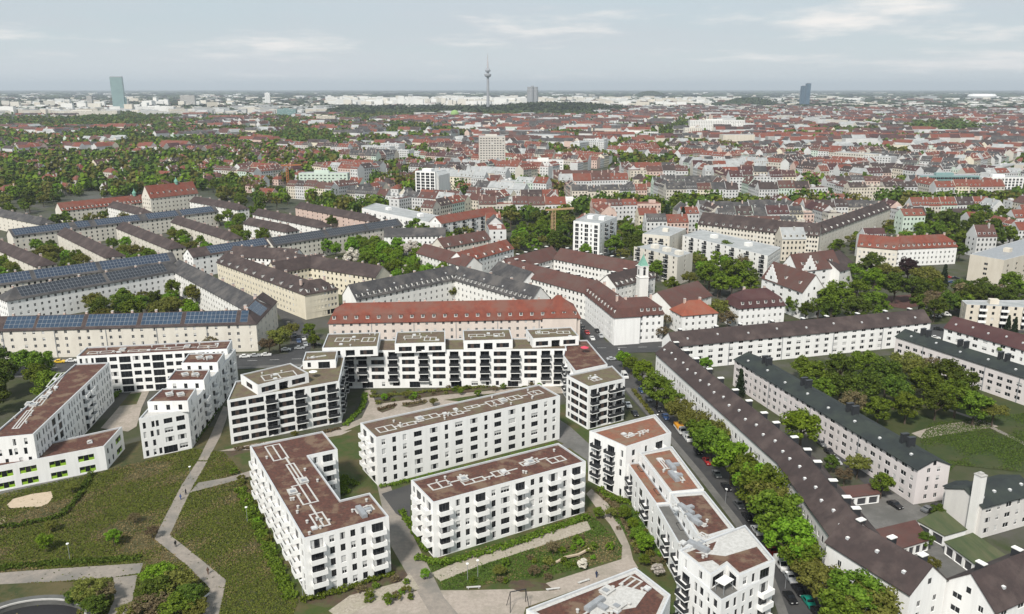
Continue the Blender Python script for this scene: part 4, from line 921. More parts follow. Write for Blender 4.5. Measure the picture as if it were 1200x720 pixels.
# ------------------------------------------------------------------ trees
def tree_mesh(seed, kind, nleaf, lsize, shape='round', hi=True):
    "unit tree: height 10, crown radius 4; trunk with limbs and a crown of leaf-sized faces gathered in clumps"
    rg = np.random.default_rng(seed); b = MB()
    def limb(p0, p1, r0, r1, n=6):
        p0, p1 = Vector(p0), Vector(p1); d = (p1 - p0).normalized(); a = d.orthogonal().normalized(); c = d.cross(a); k0 = len(b.v)
        for p, r in ((p0, r0), (p1, r1)):
            for k in range(n):
                t = 2 * math.pi * k / n; b.v.append(tuple(p + a * (r * math.cos(t)) + c * (r * math.sin(t))))
        for k in range(n): b.f.append((k0 + k, k0 + (k + 1) % n, k0 + n + (k + 1) % n, k0 + n + k)); b.m.append(0)
    limb((0, 0, -.3), (0, 0, 3.0), .28, .2); limb((0, 0, 2.9), (.1, .1, 7.2 if shape != 'cone' else 9.4), .2, .05)
    if shape == 'cone': cl = [(rg.normal(0, .1) + math.cos(t) * r * .75, math.sin(t) * r * .75, z, .55 + r * .22) for z in np.linspace(1.2, 9.6, 18) for r in [2.6 * (1 - (z - 1) / 9.2) + .1] for t in rg.uniform(0, 6.28, 6)]
    else:
        cl = []
        nc = 46 if hi else 26
        for i in range(nc):
            v = rg.normal(size=3); v /= np.linalg.norm(v); r = rg.uniform(.35, 1) ** .5
            if v[2] < -.75: v[2] *= -.4
            if shape == 'round': c = (v[0] * 3.3 * r, v[1] * 3.3 * r, 6.0 + v[2] * 3.3 * r)
            elif shape == 'spread': c = (v[0] * 3.7 * r, v[1] * 3.7 * r, 6.2 + v[2] * 2.4 * r)
            else: c = (v[0] * 1.6 * r, v[1] * 1.6 * r, 5.5 + v[2] * 4.0 * r)
            cl.append((*c, rg.uniform(.6, 1.25)))
        for c in cl[:12 if hi else 5]: limb((0, 0, rg.uniform(2.6, 4.6)), c[:3], .09, .025, 4)
    tr = b
    c = np.array(cl); n = nleaf
    idx = rg.integers(0, len(c), n); d = rg.normal(size=(n, 3)); d /= np.linalg.norm(d, axis=1)[:, None]
    rad = rg.uniform(.25, 1, n) ** .45
    ctr = c[idx, :3] + d * (c[idx, 3] * rad)[:, None] * np.array([1, 1, .8])
    nrm = d + rg.normal(size=(n, 3)) * .55 + np.array([0, 0, .35]); nrm /= np.linalg.norm(nrm, axis=1)[:, None]
    t = np.cross(nrm, rg.normal(size=(n, 3))); t /= np.linalg.norm(t, axis=1)[:, None]; bt = np.cross(nrm, t)
    s = lsize * rg.uniform(.6, 1.35, n)[:, None]
    V = np.stack([ctr - t * s - bt * s * .6, ctr + t * s * .8 - bt * s * .7, ctr + t * s + bt * s * .6, ctr - t * s * .7 + bt * s * .75], 1).reshape(-1, 3)
    return tr, V
def quad_mesh(name, V, m):
    n = len(V) // 4; me = bpy.data.meshes.new(name)
    me.vertices.add(4 * n); me.vertices.foreach_set('co', V.astype(np.float32).ravel())
    me.loops.add(4 * n); me.loops.foreach_set('vertex_index', np.arange(4 * n, dtype=np.int32))
    me.polygons.add(n); me.polygons.foreach_set('loop_start', np.arange(0, 4 * n, 4, dtype=np.int32)); me.polygons.foreach_set('loop_total', np.full(n, 4, dtype=np.int32))
    me.materials.append(m); me.update(calc_edges=True); return me
PROTO = {}
def proto(kind, hi):
    if (kind, hi) not in PROTO:
        sh = {'conifer': 'cone', 'brown': 'spread', 'olive': 'spread', 'poplar': 'tall'}.get(kind, 'round'); mk = leafm['dark' if kind == 'poplar' else kind]
        L = []
        for k in range(4 if hi else 3):
            sparse = .45 if kind == 'brown' else (.75 if kind == 'olive' else 1)
            tr, V = tree_mesh(hash((kind, k)) % 1 + 17 * k + len(kind) * 101 + ord(kind[0]), kind, int((4400 if hi else 800) * sparse), .19 if hi else .38, sh, hi)
            L.append((tr.mesh('trunk', bark), quad_mesh('crown', V, mk)))
        PROTO[(kind, hi)] = L
    return PROTO[(kind, hi)]
TR = random.Random(11); KN = {'green': 'leafy green', 'fresh': 'fresh light-green', 'olive': 'budding olive-green', 'dark': 'dark green', 'conifer': 'dark conifer', 'brown': 'bare budding brown', 'purple': 'dark purple-leaved', 'blossom': 'white blossoming', 'poplar': 'slender dark poplar'}
NTREE = {}
def plant(pos, kind, Rm, Hm, where, hi=True, label=None):
    "one tree, standing at pos, crown radius Rm, height Hm"
    me = TR.choice(proto(kind, hi)); s = Rm / 4.0
    o = empty({'conifer': 'conifer_tree', 'olive': 'budding_tree', 'brown': 'budding_tree', 'blossom': 'blossoming_tree', 'dark': 'dark_leafy_tree', 'poplar': 'poplar_tree', 'purple': 'purple_leaved_tree', 'fresh': 'light_green_tree'}.get(kind, 'leafy_tree'), (pos[0], pos[1], 0), TR.uniform(0, 6.28)); o.scale = (s, s, Hm / 10.0)
    size = 'small' if Rm < 2.6 else ('large' if Rm > 5.4 else 'medium')
    lb = label or f'{size} {KN[kind]}{"" if "conifer" in kind else " tree"} {where}'
    tag(o, lb, 'tree', lb + ', look-alikes')
    put('trunk', me[0], o); put('crown', me[1], o)
    return o
def T(px, py, Rm, kind, where, Hm=None, hi=True):
    Rm *= 1.2; Hm = Hm or (Rm * 2.2 if kind != 'conifer' else Rm * 3.6); p = G(px, py, Hm * .6); return plant(p, kind, Rm, Hm, where, hi)
S = 'in the row along the brown-roofed housing row'; STREET = []
TEN = ('first second third fourth fifth sixth seventh eighth ninth tenth eleventh twelfth thirteenth fourteenth fifteenth sixteenth seventeenth eighteenth nineteenth twentieth').split(); ORD = TEN + ['twenty-' + t for t in TEN[:9]]
for a in ((735, 418, 2.6, 'fresh'), (757, 433, 3.6, 'fresh'), (775, 451, 4.6, 'green'), (801, 478, 3.8, 'olive'), (790, 463, 3.4, 'green'), (818, 490, 4.0, 'olive'), (838, 514, 4.3, 'green'), (862, 535, 4.6, 'fresh'), (848, 503, 3.6, 'olive'), (896, 566, 5.0, 'green'), (878, 548, 4.2, 'green'), (914, 598, 5.2, 'green'), (932, 628, 4.6, 'fresh'), (926, 618, 4.0, 'green'), (972, 682, 3.8, 'olive'), (1008, 694, 4.6, 'green'), (1024, 705, 4.4, 'olive'), (990, 712, 4.0, 'green'), (744, 424, 2.6, 'green'), (826, 503, 3.6, 'green'), (905, 583, 4.6, 'olive'), (888, 560, 4.4, 'fresh'), (945, 648, 3.6, 'green'), (955, 668, 3.0, 'olive')): STREET.append((a[1], T(a[0] - 4, a[1] + 2, a[2] * 1.18, a[3], S)))
for k, (_, o) in enumerate(sorted(STREET, key=lambda q: q[0])):
    o['label'] = o['label'].replace('in the row along', f'{ORD[k]} from the crossroads along'); o['group'] = 'street trees along the brown-roofed housing row'
S = 'in the yards behind the brown-roofed housing row'
for a in ((940, 497, 5.8, 'fresh'), (868, 446, 2.6, 'conifer'), (828, 426, 2.8, 'fresh'), (1006, 543, 3.2, 'olive'), (1034, 566, 3.0, 'green'), (990, 556, 2.2, 'brown'), (1086, 632, 1.8, 'dark'), (975, 542, 2.2, 'dark'), (1092, 660, 1.8, 'olive'), (1100, 598, 1.8, 'dark')): T(*a, S)
S = 'in the park group behind the green-black roofs'
for a in ((955, 437, 5, 'green'), (985, 430, 5.5, 'dark'), (1012, 452, 5.5, 'dark'), (1040, 437, 6, 'dark'), (1063, 474, 4.5, 'green'), (1085, 447, 5.5, 'green'), (1110, 440, 6, 'dark'), (1122, 462, 5.5, 'green'), (1143, 474, 4.8, 'green'), (1012, 424, 5, 'green'), (1062, 424, 5, 'olive'), (962, 455, 4.6, 'green'), (1002, 470, 4.2, 'brown'), (1030, 478, 4.2, 'green'), (1130, 448, 5, 'dark'), (1180, 411, 4, 'fresh'), (1050, 455, 5, 'dark'), (985, 452, 5, 'dark'), (1098, 470, 4.5, 'dark'), (1165, 482, 3.6, 'olive'), (940, 428, 4, 'green'), (1075, 432, 5, 'olive'), (1090, 428, 4, 'brown')): T(*a, S)
S = 'in the wooded yard by the school'
for a in ((980, 347, 8, 'green'), (1025, 328, 7, 'fresh'), (1050, 332, 7, 'dark'), (1022, 309, 7, 'dark'), (1085, 324, 7, 'olive'), (1107, 322, 3.4, 'conifer'), (997, 320, 6, 'green'), (1065, 313, 6, 'purple'), (975, 362, 5, 'dark'), (1005, 362, 6, 'dark'), (1027, 355, 6, 'green'), (930, 356, 4, 'green'), (1040, 318, 6, 'olive'), (1095, 335, 5, 'green'), (1005, 340, 6, 'green'), (960, 355, 5, 'green'), (1070, 335, 6, 'dark'), (945, 362, 3.6, 'dark')): T(*a, S)
S = 'in the dark grove above the wooded yard'
for a in ((1112, 258, 8, 'dark'), (1162, 268, 8, 'dark'), (1137, 268, 8, 'dark'), (1080, 266, 5, 'fresh'), (1187, 330, 6, 'green'), (1125, 293, 5, 'dark'), (1140, 347, 6, 'dark'), (1114, 352, 5, 'dark'), (1162, 346, 6, 'dark'), (1150, 258, 8, 'green'), (1100, 268, 6, 'green'), (1180, 262, 7, 'dark'), (1130, 280, 6, 'green'), (1185, 345, 6, 'dark'), (1090, 352, 5, 'brown'), (1128, 338, 5, 'dark'), (1150, 335, 5, 'dark')): T(*a, S)
for a in ((1182, 378, 2.0, 'conifer'), (1190, 380, 2.0, 'conifer')): T(*a, 'before the beige slab')
S = 'between the pale slabs and the church court'
for a in ((782, 253, 5, 'conifer'), (800, 256, 5, 'conifer'), (735, 270, 6, 'green'), (742, 284, 6, 'dark'), (760, 264, 5, 'olive'), (807, 286, 4, 'olive'), (850, 292, 6, 'dark'), (832, 319, 7, 'green'), (860, 316, 7, 'green'), (845, 360, 5, 'olive'), (853, 372, 4, 'brown'), (770, 314, 5, 'green'), (787, 332, 4, 'green'), (762, 338, 3, 'green'), (738, 342, 3, 'green'), (780, 374, 3, 'brown'), (775, 388, 3, 'brown'), (662, 266, 6, 'dark'), (635, 268, 6, 'green'), (652, 278, 6, 'dark'), (687, 292, 4, 'fresh'), (720, 285, 6, 'green'), (750, 276, 5, 'green'), (818, 305, 5, 'olive'), (845, 330, 5, 'green'), (875, 305, 5, 'brown'), (880, 325, 5, 'dark'), (808, 325, 4, 'olive')): T(*a, S)
def inside(x, y, poly):
    c = False; n = len(poly)
    for i in range(n):
        (x0, y0), (x1, y1) = poly[i], poly[(i + 1) % n]
        if (y0 > y) != (y1 > y) and x < (x1 - x0) * (y - y0) / (y1 - y0) + x0: c = not c
    return c
def grove(poly, n, kinds, Rr, where, hi=True, mind=.9):
    pts = []; xs = [p[0] for p in poly]; ys = [p[1] for p in poly]
    for _ in range(n * 30):
        if len(pts) >= n: break
        x, y = TR.uniform(min(xs), max(xs)), TR.uniform(min(ys), max(ys))
        if not inside(x, y, poly): continue
        r = TR.uniform(*Rr); p = G(x, y, r * 1.4)
        if any((p - q).length < (r + s) * mind * .62 for q, s in pts): continue
        pts.append((p, r)); plant(p, TR.choice(kinds), r, r * TR.uniform(2.1, 2.6), where, hi)
grove([(358, 282), (430, 275), (500, 293), (530, 316), (470, 324), (420, 306)], 60, ['fresh', 'fresh', 'green', 'fresh', 'fresh', 'green', 'fresh', 'blossom'], (4.0, 6.0), 'in the green belt between solar roof and grey angle')
grove([(452, 342), (512, 336), (524, 346), (460, 352)], 7, ['fresh', 'green', 'olive'], (2.5, 4), 'in the court of the grey angled tenement')
T(530, 340, 4, 'olive', 'in the court of the grey angled tenement')
grove([(108, 350), (170, 338), (250, 340), (262, 358), (180, 368), (110, 368)], 24, ['olive', 'green', 'dark', 'fresh', 'olive', 'green'], (4.2, 6.0), 'in the court of the white left tenement')
T(37, 352, 5, 'green', 'in the court of the white left tenement')
for q, n in (([(-10, 300), (30, 308), (45, 322), (0, 330), (-10, 325)], 9), ([(40, 282), (62, 286), (112, 310), (80, 318), (40, 300)], 14), ([(122, 272), (150, 282), (186, 302), (150, 308), (128, 290)], 12), ([(192, 268), (215, 275), (255, 292), (215, 303), (205, 288)], 12), ([(240, 238), (300, 243), (320, 262), (280, 280), (262, 268)], 16), ([(275, 280), (320, 270), (320, 284), (285, 290)], 5), ([(375, 262), (392, 258), (395, 268), (378, 272)], 3)):
    grove(q, int(n * 1.25), ['green', 'olive', 'fresh', 'olive', 'dark', 'green'], (3.8, 5.8), 'in the yards between the cream rows')
grove([(-20, 208), (76, 204), (72, 234), (20, 246), (-20, 256)], 60, ['green', 'dark', 'dark', 'olive', 'fresh'], (4.5, 7), 'in the wood behind the first solar roof', hi=False)
grove([(60, 250), (130, 240), (180, 250), (120, 262), (40, 266)], 20, ['green', 'dark', 'olive'], (3.5, 5.5), 'between the red school and the solar roof', hi=False)
grove([(240, 215), (330, 222), (345, 238), (300, 244), (250, 232)], 26, ['green', 'dark', 'dark', 'olive'], (4, 6.5), 'right of the tall red school', hi=False)
grove([(625, 255), (668, 252), (670, 292), (600, 290), (600, 272)], 16, ['green', 'dark', 'green', 'fresh'], (4, 6), 'around the pale crane mast', hi=False)
grove([(725, 258), (752, 258), (752, 300), (728, 296)], 10, ['green', 'dark', 'olive'], (4, 6), 'between the tower block and the cream slabs', hi=False)
grove([(815, 300), (880, 302), (890, 335), (825, 332)], 16, ['green', 'green', 'olive', 'fresh'], (4, 6), 'below the long pale slab', hi=False)
grove([(1070, 340), (1130, 335), (1200, 335), (1200, 352), (1080, 362)], 18, ['dark', 'green', 'dark', 'brown'], (4, 6), 'along the road beneath the office slab', hi=False)
grove([(1075, 245), (1195, 248), (1195, 275), (1125, 285), (1100, 270)], 26, ['dark', 'dark', 'green'], (5, 7.5), 'in the dark grove behind the red mansards', hi=False)
grove([(-10, 418), (45, 420), (62, 436), (60, 452), (-10, 462)], 8, ['green', 'dark', 'green'], (5, 6.6), 'in the clump left of the white courtyard')
S = 'along the main road'
for a in ((327, 394, 4.6, 'olive'), (315, 402, 3.4, 'brown'), (362, 386, 3.0, 'green'), (155, 399, 3.2, 'brown'), (247, 400, 3.2, 'brown'), (110, 402, 2.8, 'brown'), (367, 398, 2.6, 'green'), (430, 398, 3, 'brown'), (530, 388, 3, 'brown'), (608, 385, 2.6, 'brown'), (755, 385, 3.2, 'brown'), (340, 386, 3.6, 'olive')): T(*a, S)
S = 'in the thicket by the garage ramp'
for a in ((104, 690, 3.4, 'olive'), (92, 697, 2.6, 'dark'), (118, 694, 2.8, 'brown'), (186, 672, 3.6, 'fresh'), (182, 690, 3.8, 'dark'), (205, 682, 3.6, 'olive'), (222, 697, 3.4, 'dark'), (176, 708, 3.4, 'brown'), (205, 708, 3.4, 'green'), (228, 712, 2.6, 'olive'), (150, 715, 2.2, 'olive'), (110, 708, 2.8, 'dark')): T(*a, S, Hm=a[2] * 1.7)
for a in ((52, 634, 2.0, 'fresh'), (133, 628, 2.0, 'fresh'), (84, 570, 1.5, 'olive'), (178, 622, 1.5, 'brown'), (60, 615, 1.4, 'olive'), (157, 606, 1.4, 'brown')): T(*a, 'standing on the meadow', Hm=a[2] * 2.4)
S = 'on the estate lawns'
for a in ((755, 634, 2.4, 'fresh'), (747, 625, 1.8, 'green'), (771, 667, 1.5, 'blossom'), (683, 660, 1.3, 'blossom'), (648, 640, 1.6, 'brown'), (742, 612, 1.6, 'fresh'), (626, 668, 1.4, 'brown'), (585, 668, 1.4, 'olive'), (508, 470, 1.4, 'olive'), (450, 465, 1.3, 'fresh'), (560, 460, 1.3, 'green'), (615, 455, 1.4, 'olive'), (702, 600, 1.5, 'green'), (498, 672, 1.2, 'fresh'), (455, 700, 1.2, 'green'), (716, 600, 1.4, 'olive'), (732, 600, 1.6, 'green'), (385, 490, 1.4, 'olive'), (345, 508, 1.2, 'olive'), (755, 655, 1.4, 'green'), (475, 462, 1.3, 'olive'), (540, 458, 1.2, 'fresh'), (590, 452, 1.2, 'green')): T(*a, S, Hm=a[2] * 2.3)
# hedges and bushes: leaf faces over a low box
def hedge(pts, w, h, kind, label):
    P = [G(*p) for p in pts]; V = []; rg = np.random.default_rng(abs(int(pts[0][0])))
    for A, B in zip(P, P[1:]):
        L = (B - A).length; n = int(L * w * 26); u = (B - A) / L; nn = Vector((-u.y, u.x))
        s = rg.uniform(0, L, n); t = rg.uniform(-.5, .5, n) * w * (1 + .3 * np.sin(s * 1.7)); z = h * np.sqrt(rg.uniform(.05, 1, n)) * (1 + .25 * np.sin(s * .9 + 1))
        ctr = np.stack([A.x + u.x * s + nn.x * t - P[0].x, A.y + u.y * s + nn.y * t - P[0].y, z], 1)
        nr = rg.normal(size=(n, 3)) + np.array([0, 0, .8]); nr /= np.linalg.norm(nr, axis=1)[:, None]; a = np.cross(nr, rg.normal(size=(n, 3))); a /= np.linalg.norm(a, axis=1)[:, None]; c = np.cross(nr, a)
        sz = rg.uniform(.10, .24, n)[:, None]; V.append(np.stack([ctr - a * sz - c * sz, ctr + a * sz - c * sz, ctr + a * sz + c * sz, ctr - a * sz + c * sz], 1).reshape(-1, 3))
    o = put('hedge', quad_mesh('hedge', np.concatenate(V), leafm[kind]), None, (P[0].x, P[0].y, 0)); tag(o, label, 'hedge'); return o
hedge([(282, 575), (318, 650), (342, 704)], 3.0, 1.0, 'green', 'wide green hedge strip along the balcony side of the C-shaped block')
hedge([(352, 706), (400, 694), (462, 672)], 1.8, .9, 'green', 'green hedge along the front of the C-shaped block')
hedge([(487, 655), (520, 662), (600, 640), (690, 606)], 2.0, .9, 'green', 'green hedge before the corner-balcony block')
hedge([(445, 572), (520, 556), (600, 536), (650, 522)], 1.4, .8, 'green', 'clipped hedge along the long brown-olive roofed block')
hedge([(433, 466), (520, 458), (590, 452), (640, 447)], 1.6, .7, 'olive', 'garden hedge before the long terraced row')
hedge([(275, 528), (330, 520), (398, 503)], 1.6, .7, 'brown', 'reddish brown hedge before the slanted wing')
hedge([(443, 481), (464, 475)], 1.6, .6, 'brown', 'brown planting island in the path before the long terraced row')
hedge([(472, 475), (500, 471)], 1.5, .6, 'brown', 'narrow brown planting island beside the long terraced row path')
hedge([(404, 500), (425, 478), (428, 462)], 1.8, .7, 'green', 'curved hedge at the inner corner of the terraced complex')
hedge([(108, 556), (92, 585), (72, 606), (20, 618), (-20, 620)], 1.5, 1.0, 'dark', 'dark hedge bending around the kindergarten playground')
hedge([(700, 577), (722, 597), (738, 626), (747, 650)], 1.2, .6, 'brown', 'brown low hedge beside the curved garden path')
hedge([(700, 575), (722, 588), (745, 590)], 2.6, .9, 'green', 'green hedge at the foot of the orange-roofed head block')
hedge([(385, 545), (405, 580), (400, 560), (418, 570)], 2.4, .7, 'green', 'green planting in the court of the C-shaped block')
hedge([(120, 480), (145, 455), (155, 445)], 2.0, .9, 'green', 'green hedge along the inner court of the white courtyard')
hedge([(228, 520), (255, 480), (268, 450)], 1.6, .9, 'dark', 'dark hedge along the stepped wing')
hedge([(470, 600), (500, 648)], 1.6, .8, 'green', 'green hedge by the path at the corner-balcony block')
hedge([(742, 458), (762, 484), (770, 494)], 1.5, .7, 'olive', 'olive planting at the foot of the banded corner block')
hedge([(-20, 668), (60, 661), (165, 655)], 2.2, .5, 'dark', 'low dark verge planting along the meadow road')
rg0 = random.Random(5)
def bushes(poly, n, where, kinds=('green', 'olive', 'fresh', 'brown')):
    xs = [p[0] for p in poly]; ys = [p[1] for p in poly]; k = 0
    while k < n:
        x, y = rg0.uniform(min(xs), max(xs)), rg0.uniform(min(ys), max(ys))
        if not inside(x, y, poly): continue
        k += 1; kd = rg0.choice(kinds); me = TR.choice(proto(kd, False)); p = G(x, y); s = rg0.uniform(.5, 1.1)
        o = put('bush', me[1], None, (p.x, p.y, -s * .9), rg0.uniform(0, 6)); o.scale = (s / 3, s / 3, s / 3.2)
        lb = f'low {KN[kd]} bush {where}'; tag(o, lb, 'bush', lb + ', look-alikes')
bushes([(262, 528), (300, 560), (330, 640), (310, 640), (270, 560)], 10, 'beside the meadow path')
bushes([(520, 690), (640, 645), (700, 625), (725, 650), (640, 680)], 26, 'on the lawn beside the stone strip')
bushes([(705, 595), (745, 600), (790, 665), (750, 660)], 26, 'in the gardens of the stepped row')
bushes([(435, 462), (640, 445), (640, 455), (440, 475)], 26, 'in the gardens of the terraced row')
bushes([(405, 695), (470, 678), (500, 700), (440, 712)], 12, 'beside the plaza')
# tufts of grass and weeds that roughen the meadow and the lawns
def tufts(name, poly, n, size, kind, label, holes=(), dry=False):
    rg = np.random.default_rng(n); P = [G(*p) for p in poly]; xs = [p.x for p in P]; ys = [p.y for p in P]
    X = rg.uniform(min(xs), max(xs), n * 3); Y = rg.uniform(min(ys), max(ys), n * 3)
    def ins(poly2):
        c = np.zeros(len(X), bool)
        for i in range(len(poly2)):
            a, b2 = poly2[i], poly2[(i + 1) % len(poly2)]
            if a.y == b2.y: continue
            c ^= ((a.y > Y) != (b2.y > Y)) & (X < (b2.x - a.x) * (Y - a.y) / (b2.y - a.y) + a.x)
        return c
    k = ins(P)
    for h in holes: k &= ~ins([G(*p) for p in h]) | (rg.random(len(X)) < .010)
    den = np.sin(X * .17 + np.sin(Y * .11) * 2) + np.sin(Y * .19 + X * .07 + 1.3) + .8 * np.sin(X * .43 - Y * .31) + rg.normal(size=len(X)) * .5; k &= (den < -.2) if dry else (den > -.7)
    X, Y = X[k][:n], Y[k][:n]; n = len(X); ctr = np.stack([X, Y, rg.uniform(.02, .16, n)], 1)
    nr = rg.normal(size=(n, 3)) * .6 + np.array([0, 0, 1.2]); nr /= np.linalg.norm(nr, axis=1)[:, None]; a = np.cross(nr, rg.normal(size=(n, 3))); a /= np.linalg.norm(a, axis=1)[:, None]; c = np.cross(nr, a); sz = size * rg.uniform(.4, 1.3, n)[:, None]
    V = np.stack([ctr - a * sz - c * sz * .7, ctr + a * sz - c * sz, ctr + a * sz * .8 + c * sz, ctr - a * sz + c * sz * .6], 1).reshape(-1, 3); V[:, 2] = np.maximum(V[:, 2], .012)
    tag(put(name, quad_mesh(name, V, kind)), label, 'grass', kind='stuff')
PATHS = [[(231, 541), (243, 541), (225, 572), (199, 627), (232, 653), (265, 680), (256, 724), (236, 724), (246, 690), (218, 662), (181, 632), (185, 622), (212, 570)], [(222, 578), (232, 566), (265, 560), (297, 551), (299, 557), (266, 566), (240, 573)], [(-20, 673), (60, 667), (168, 660), (164, 672), (132, 677), (60, 682), (-20, 686)], [(133, 677), (161, 674), (156, 700), (150, 726), (124, 726), (134, 702)], [(8, 592), (15, 585), (38, 579), (60, 576), (62, 583), (57, 590), (48, 594), (12, 596)], [(-60, 686), (90, 682), (90, 760), (-60, 760)], [(232, 540), (243, 540), (258, 512), (270, 478), (262, 476), (246, 512)]]
MD = [(-30, 730), (-30, 586), (122, 552), (150, 545), (168, 541), (225, 526), (262, 530), (290, 560), (320, 640), (350, 705), (335, 740)]
gm = mat('meadow_grass', (.040, .062, .010), island=(.115, .128, .026), rough=.9); gd = mat('dry_grass', (.11, .088, .034), island=(.22, .18, .085), rough=.9); gl = mat('lawn_grass', (.034, .064, .010), island=(.075, .11, .022), rough=.9)
tufts('meadow_grass', MD, 85000, .155, gm, 'rough green grass of the meadow', PATHS); tufts('dry_grass', MD, 36000, .14, gd, 'dry straw-coloured tufts in the meadow', PATHS, True)
EP = [[(505, 672), (560, 648), (640, 622), (688, 611), (693, 621), (640, 638), (560, 664), (516, 682)], [(687, 579), (693, 573), (712, 590), (727, 615), (738, 640), (742, 656), (728, 662), (729, 640), (715, 615), (700, 597)]]
tufts('lawn_grass', [(500, 660), (600, 632), (690, 600), (730, 640), (728, 655), (640, 676), (520, 692)], 16000, .16, gl, 'short green grass of the estate lawn', EP)
tufts('dry_grass', [(500, 660), (600, 632), (690, 600), (730, 640), (728, 655), (640, 676), (520, 692)], 5001, .15, gd, 'dry tufts in the estate lawn by the stone strip', EP, True)
tufts('lawn_grass', [(705, 590), (740, 596), (800, 665), (755, 662), (745, 640)], 6000, .16, gl, 'short green grass of the stepped row gardens')
tufts('lawn_grass', [(1078, 515), (1090, 496), (1260, 478), (1260, 560), (1120, 545), (1088, 583)], 34000, .15, gl, 'short green grass of the right park lawn')
# ------------------------------------------------------------------ vehicles
def car_meshes(kind):
    def make():
        Lc, Wc = {'car': (4.4, 1.8), 'van': (5.2, 2.0), 'truck': (7.5, 2.4)}[kind]
        h = Lc / 2
        if kind == 'car': pr = [(-h, .35), (-h, .85), (-h + .5, .95), (-h + 1.1, 1.42), (.2, 1.46), (h - 1.35, .98), (h - .1, .78), (h, .35)]
        elif kind == 'van': pr = [(-h, .35), (-h, 1.9), (-h + .2, 2.05), (h - 1.6, 2.05), (h - .75, 1.15), (h - .05, .95), (h, .35)]
        else: pr = [(-h, .6), (-h, 1.1), (h - 2.2, 1.1), (h - 2.2, 2.5), (h - .6, 2.5), (h - .1, 1.4), (h, .6)]
        b = MB(); n = len(pr)
        def yy(z): return Wc / 2 - max(0, z - .95) * .22
        for i in range(n):
            (x0, z0), (x1, z1) = pr[i], pr[(i + 1) % n]
            b.poly([(x0, -yy(z0), z0), (x0, yy(z0), z0), (x1, yy(z1), z1), (x1, -yy(z1), z1)][::-1])
        for s in (-1, 1): b.poly([(x, s * yy(z), z) for x, z in (pr if s > 0 else pr[::-1])])
        body = b.mesh('body', [white])
        g = MB()
        if kind == 'car': sp = [(-h + .62, 1.0, -h + 1.08, 1.38), (h - 1.42, 1.02, .3, 1.42)]; side = [(-h + 1.0, 1.0), (-h + 1.2, 1.36), (.15, 1.40), (h - 1.6, 1.0)]
        elif kind == 'van': sp = [(h - .8, 1.22, h - 1.5, 1.95)]; side = [(h - 2.6, 1.2), (h - 2.6, 1.85), (h - 1.7, 1.85), (h - 1.1, 1.2)]
        else: sp = [(h - .16, 1.5, h - .55, 2.35)]; side = [(h - 1.9, 1.5), (h - 1.9, 2.3), (h - .8, 2.3), (h - .4, 1.5)]
        for (x0, z0, x1, z1) in sp:
            e = .02; g.poly([(x0 + (e if x0 > x1 else -e), -yy(z0) + .1, z0 + e), (x0 + (e if x0 > x1 else -e), yy(z0) - .1, z0 + e), (x1 + (e if x0 > x1 else -e), yy(z1) - .1, z1 + e), (x1 + (e if x0 > x1 else -e), -yy(z1) + .1, z1 + e)])
        for s in (-1, 1): g.poly([(x, s * (yy(z) + .012), z) for x, z in side])
        wh = MB()
        for k in range(10):
            a0, a1 = 2 * math.pi * k / 10, 2 * math.pi * (k + 1) / 10; r = .33
            wh.poly([(r * math.cos(a0), -.1, r * math.sin(a0)), (r * math.cos(a1), -.1, r * math.sin(a1)), (r * math.cos(a1), .1, r * math.sin(a1)), (r * math.cos(a0), .1, r * math.sin(a0))])
            for y in (-.1, .1): wh.poly([(0, y, 0), (r * math.cos(a0), y, r * math.sin(a0)), (r * math.cos(a1), y, r * math.sin(a1))])
        li = MB(); li.box(-.03, .03, -.2, .2, -.09, .09)
        bed = None
        if kind == 'truck': q = MB(); q.box(-h + .05, h - 2.4, -1.15, 1.15, 1.12, 2.0); bed = q.mesh('cargo_bed', [mat('orange_paint', (.60, .27, .02), rough=.4)])
        return body, g.mesh('glazing', glass), wh.mesh('wheel', rail_dk), li.mesh('headlight', blind), bed, Lc, Wc
    return shared(('car', kind), make)
CARC = {'white': (.62, .62, .61), 'black': (.012, .012, .014), 'silver': (.33, .34, .35), 'grey': (.11, .115, .12), 'red': (.30, .02, .02), 'blue': (.03, .06, .14), 'teal': (.01, .20, .15), 'yellow': (.65, .42, .03), 'orange': (.55, .22, .02)}
def car(px, py, dirpx, colour, where, kind='car', label=None):
    p = G(px, py, .5); q = G(px + dirpx[0], py + dirpx[1], .5); d = q - p; body, gl, wh, li, bed, Lc, Wc = car_meshes(kind)
    rt = empty('parked_' + ('car' if kind == 'car' else kind), (p.x, p.y, .03), math.atan2(d.y, d.x))
    lb = label or f'{colour} {kind} parked {where}'; tag(rt, lb, kind, lb + ', look-alikes')
    m = mat('car_paint_' + colour, CARC[colour], rough=.25, spec=.6)
    me = shared(('carbody', kind, colour), lambda: body.copy()); me.materials.clear(); me.materials.append(m)
    put('body', me, rt); put('glazing', gl, rt)
    for sx in (-1, 1):
        for sy in (-1, 1): put('wheel', wh, rt, (sx * (Lc / 2 - .8), sy * (Wc / 2 - .1), .33))
    for sy in (-1, 1): put('headlight', li, rt, (Lc / 2 - .02, sy * (Wc / 2 - .35), .68))
    if bed: put('cargo_bed', bed, rt)
SD = (14, 19); S = 'under the street trees by the white stepped row'
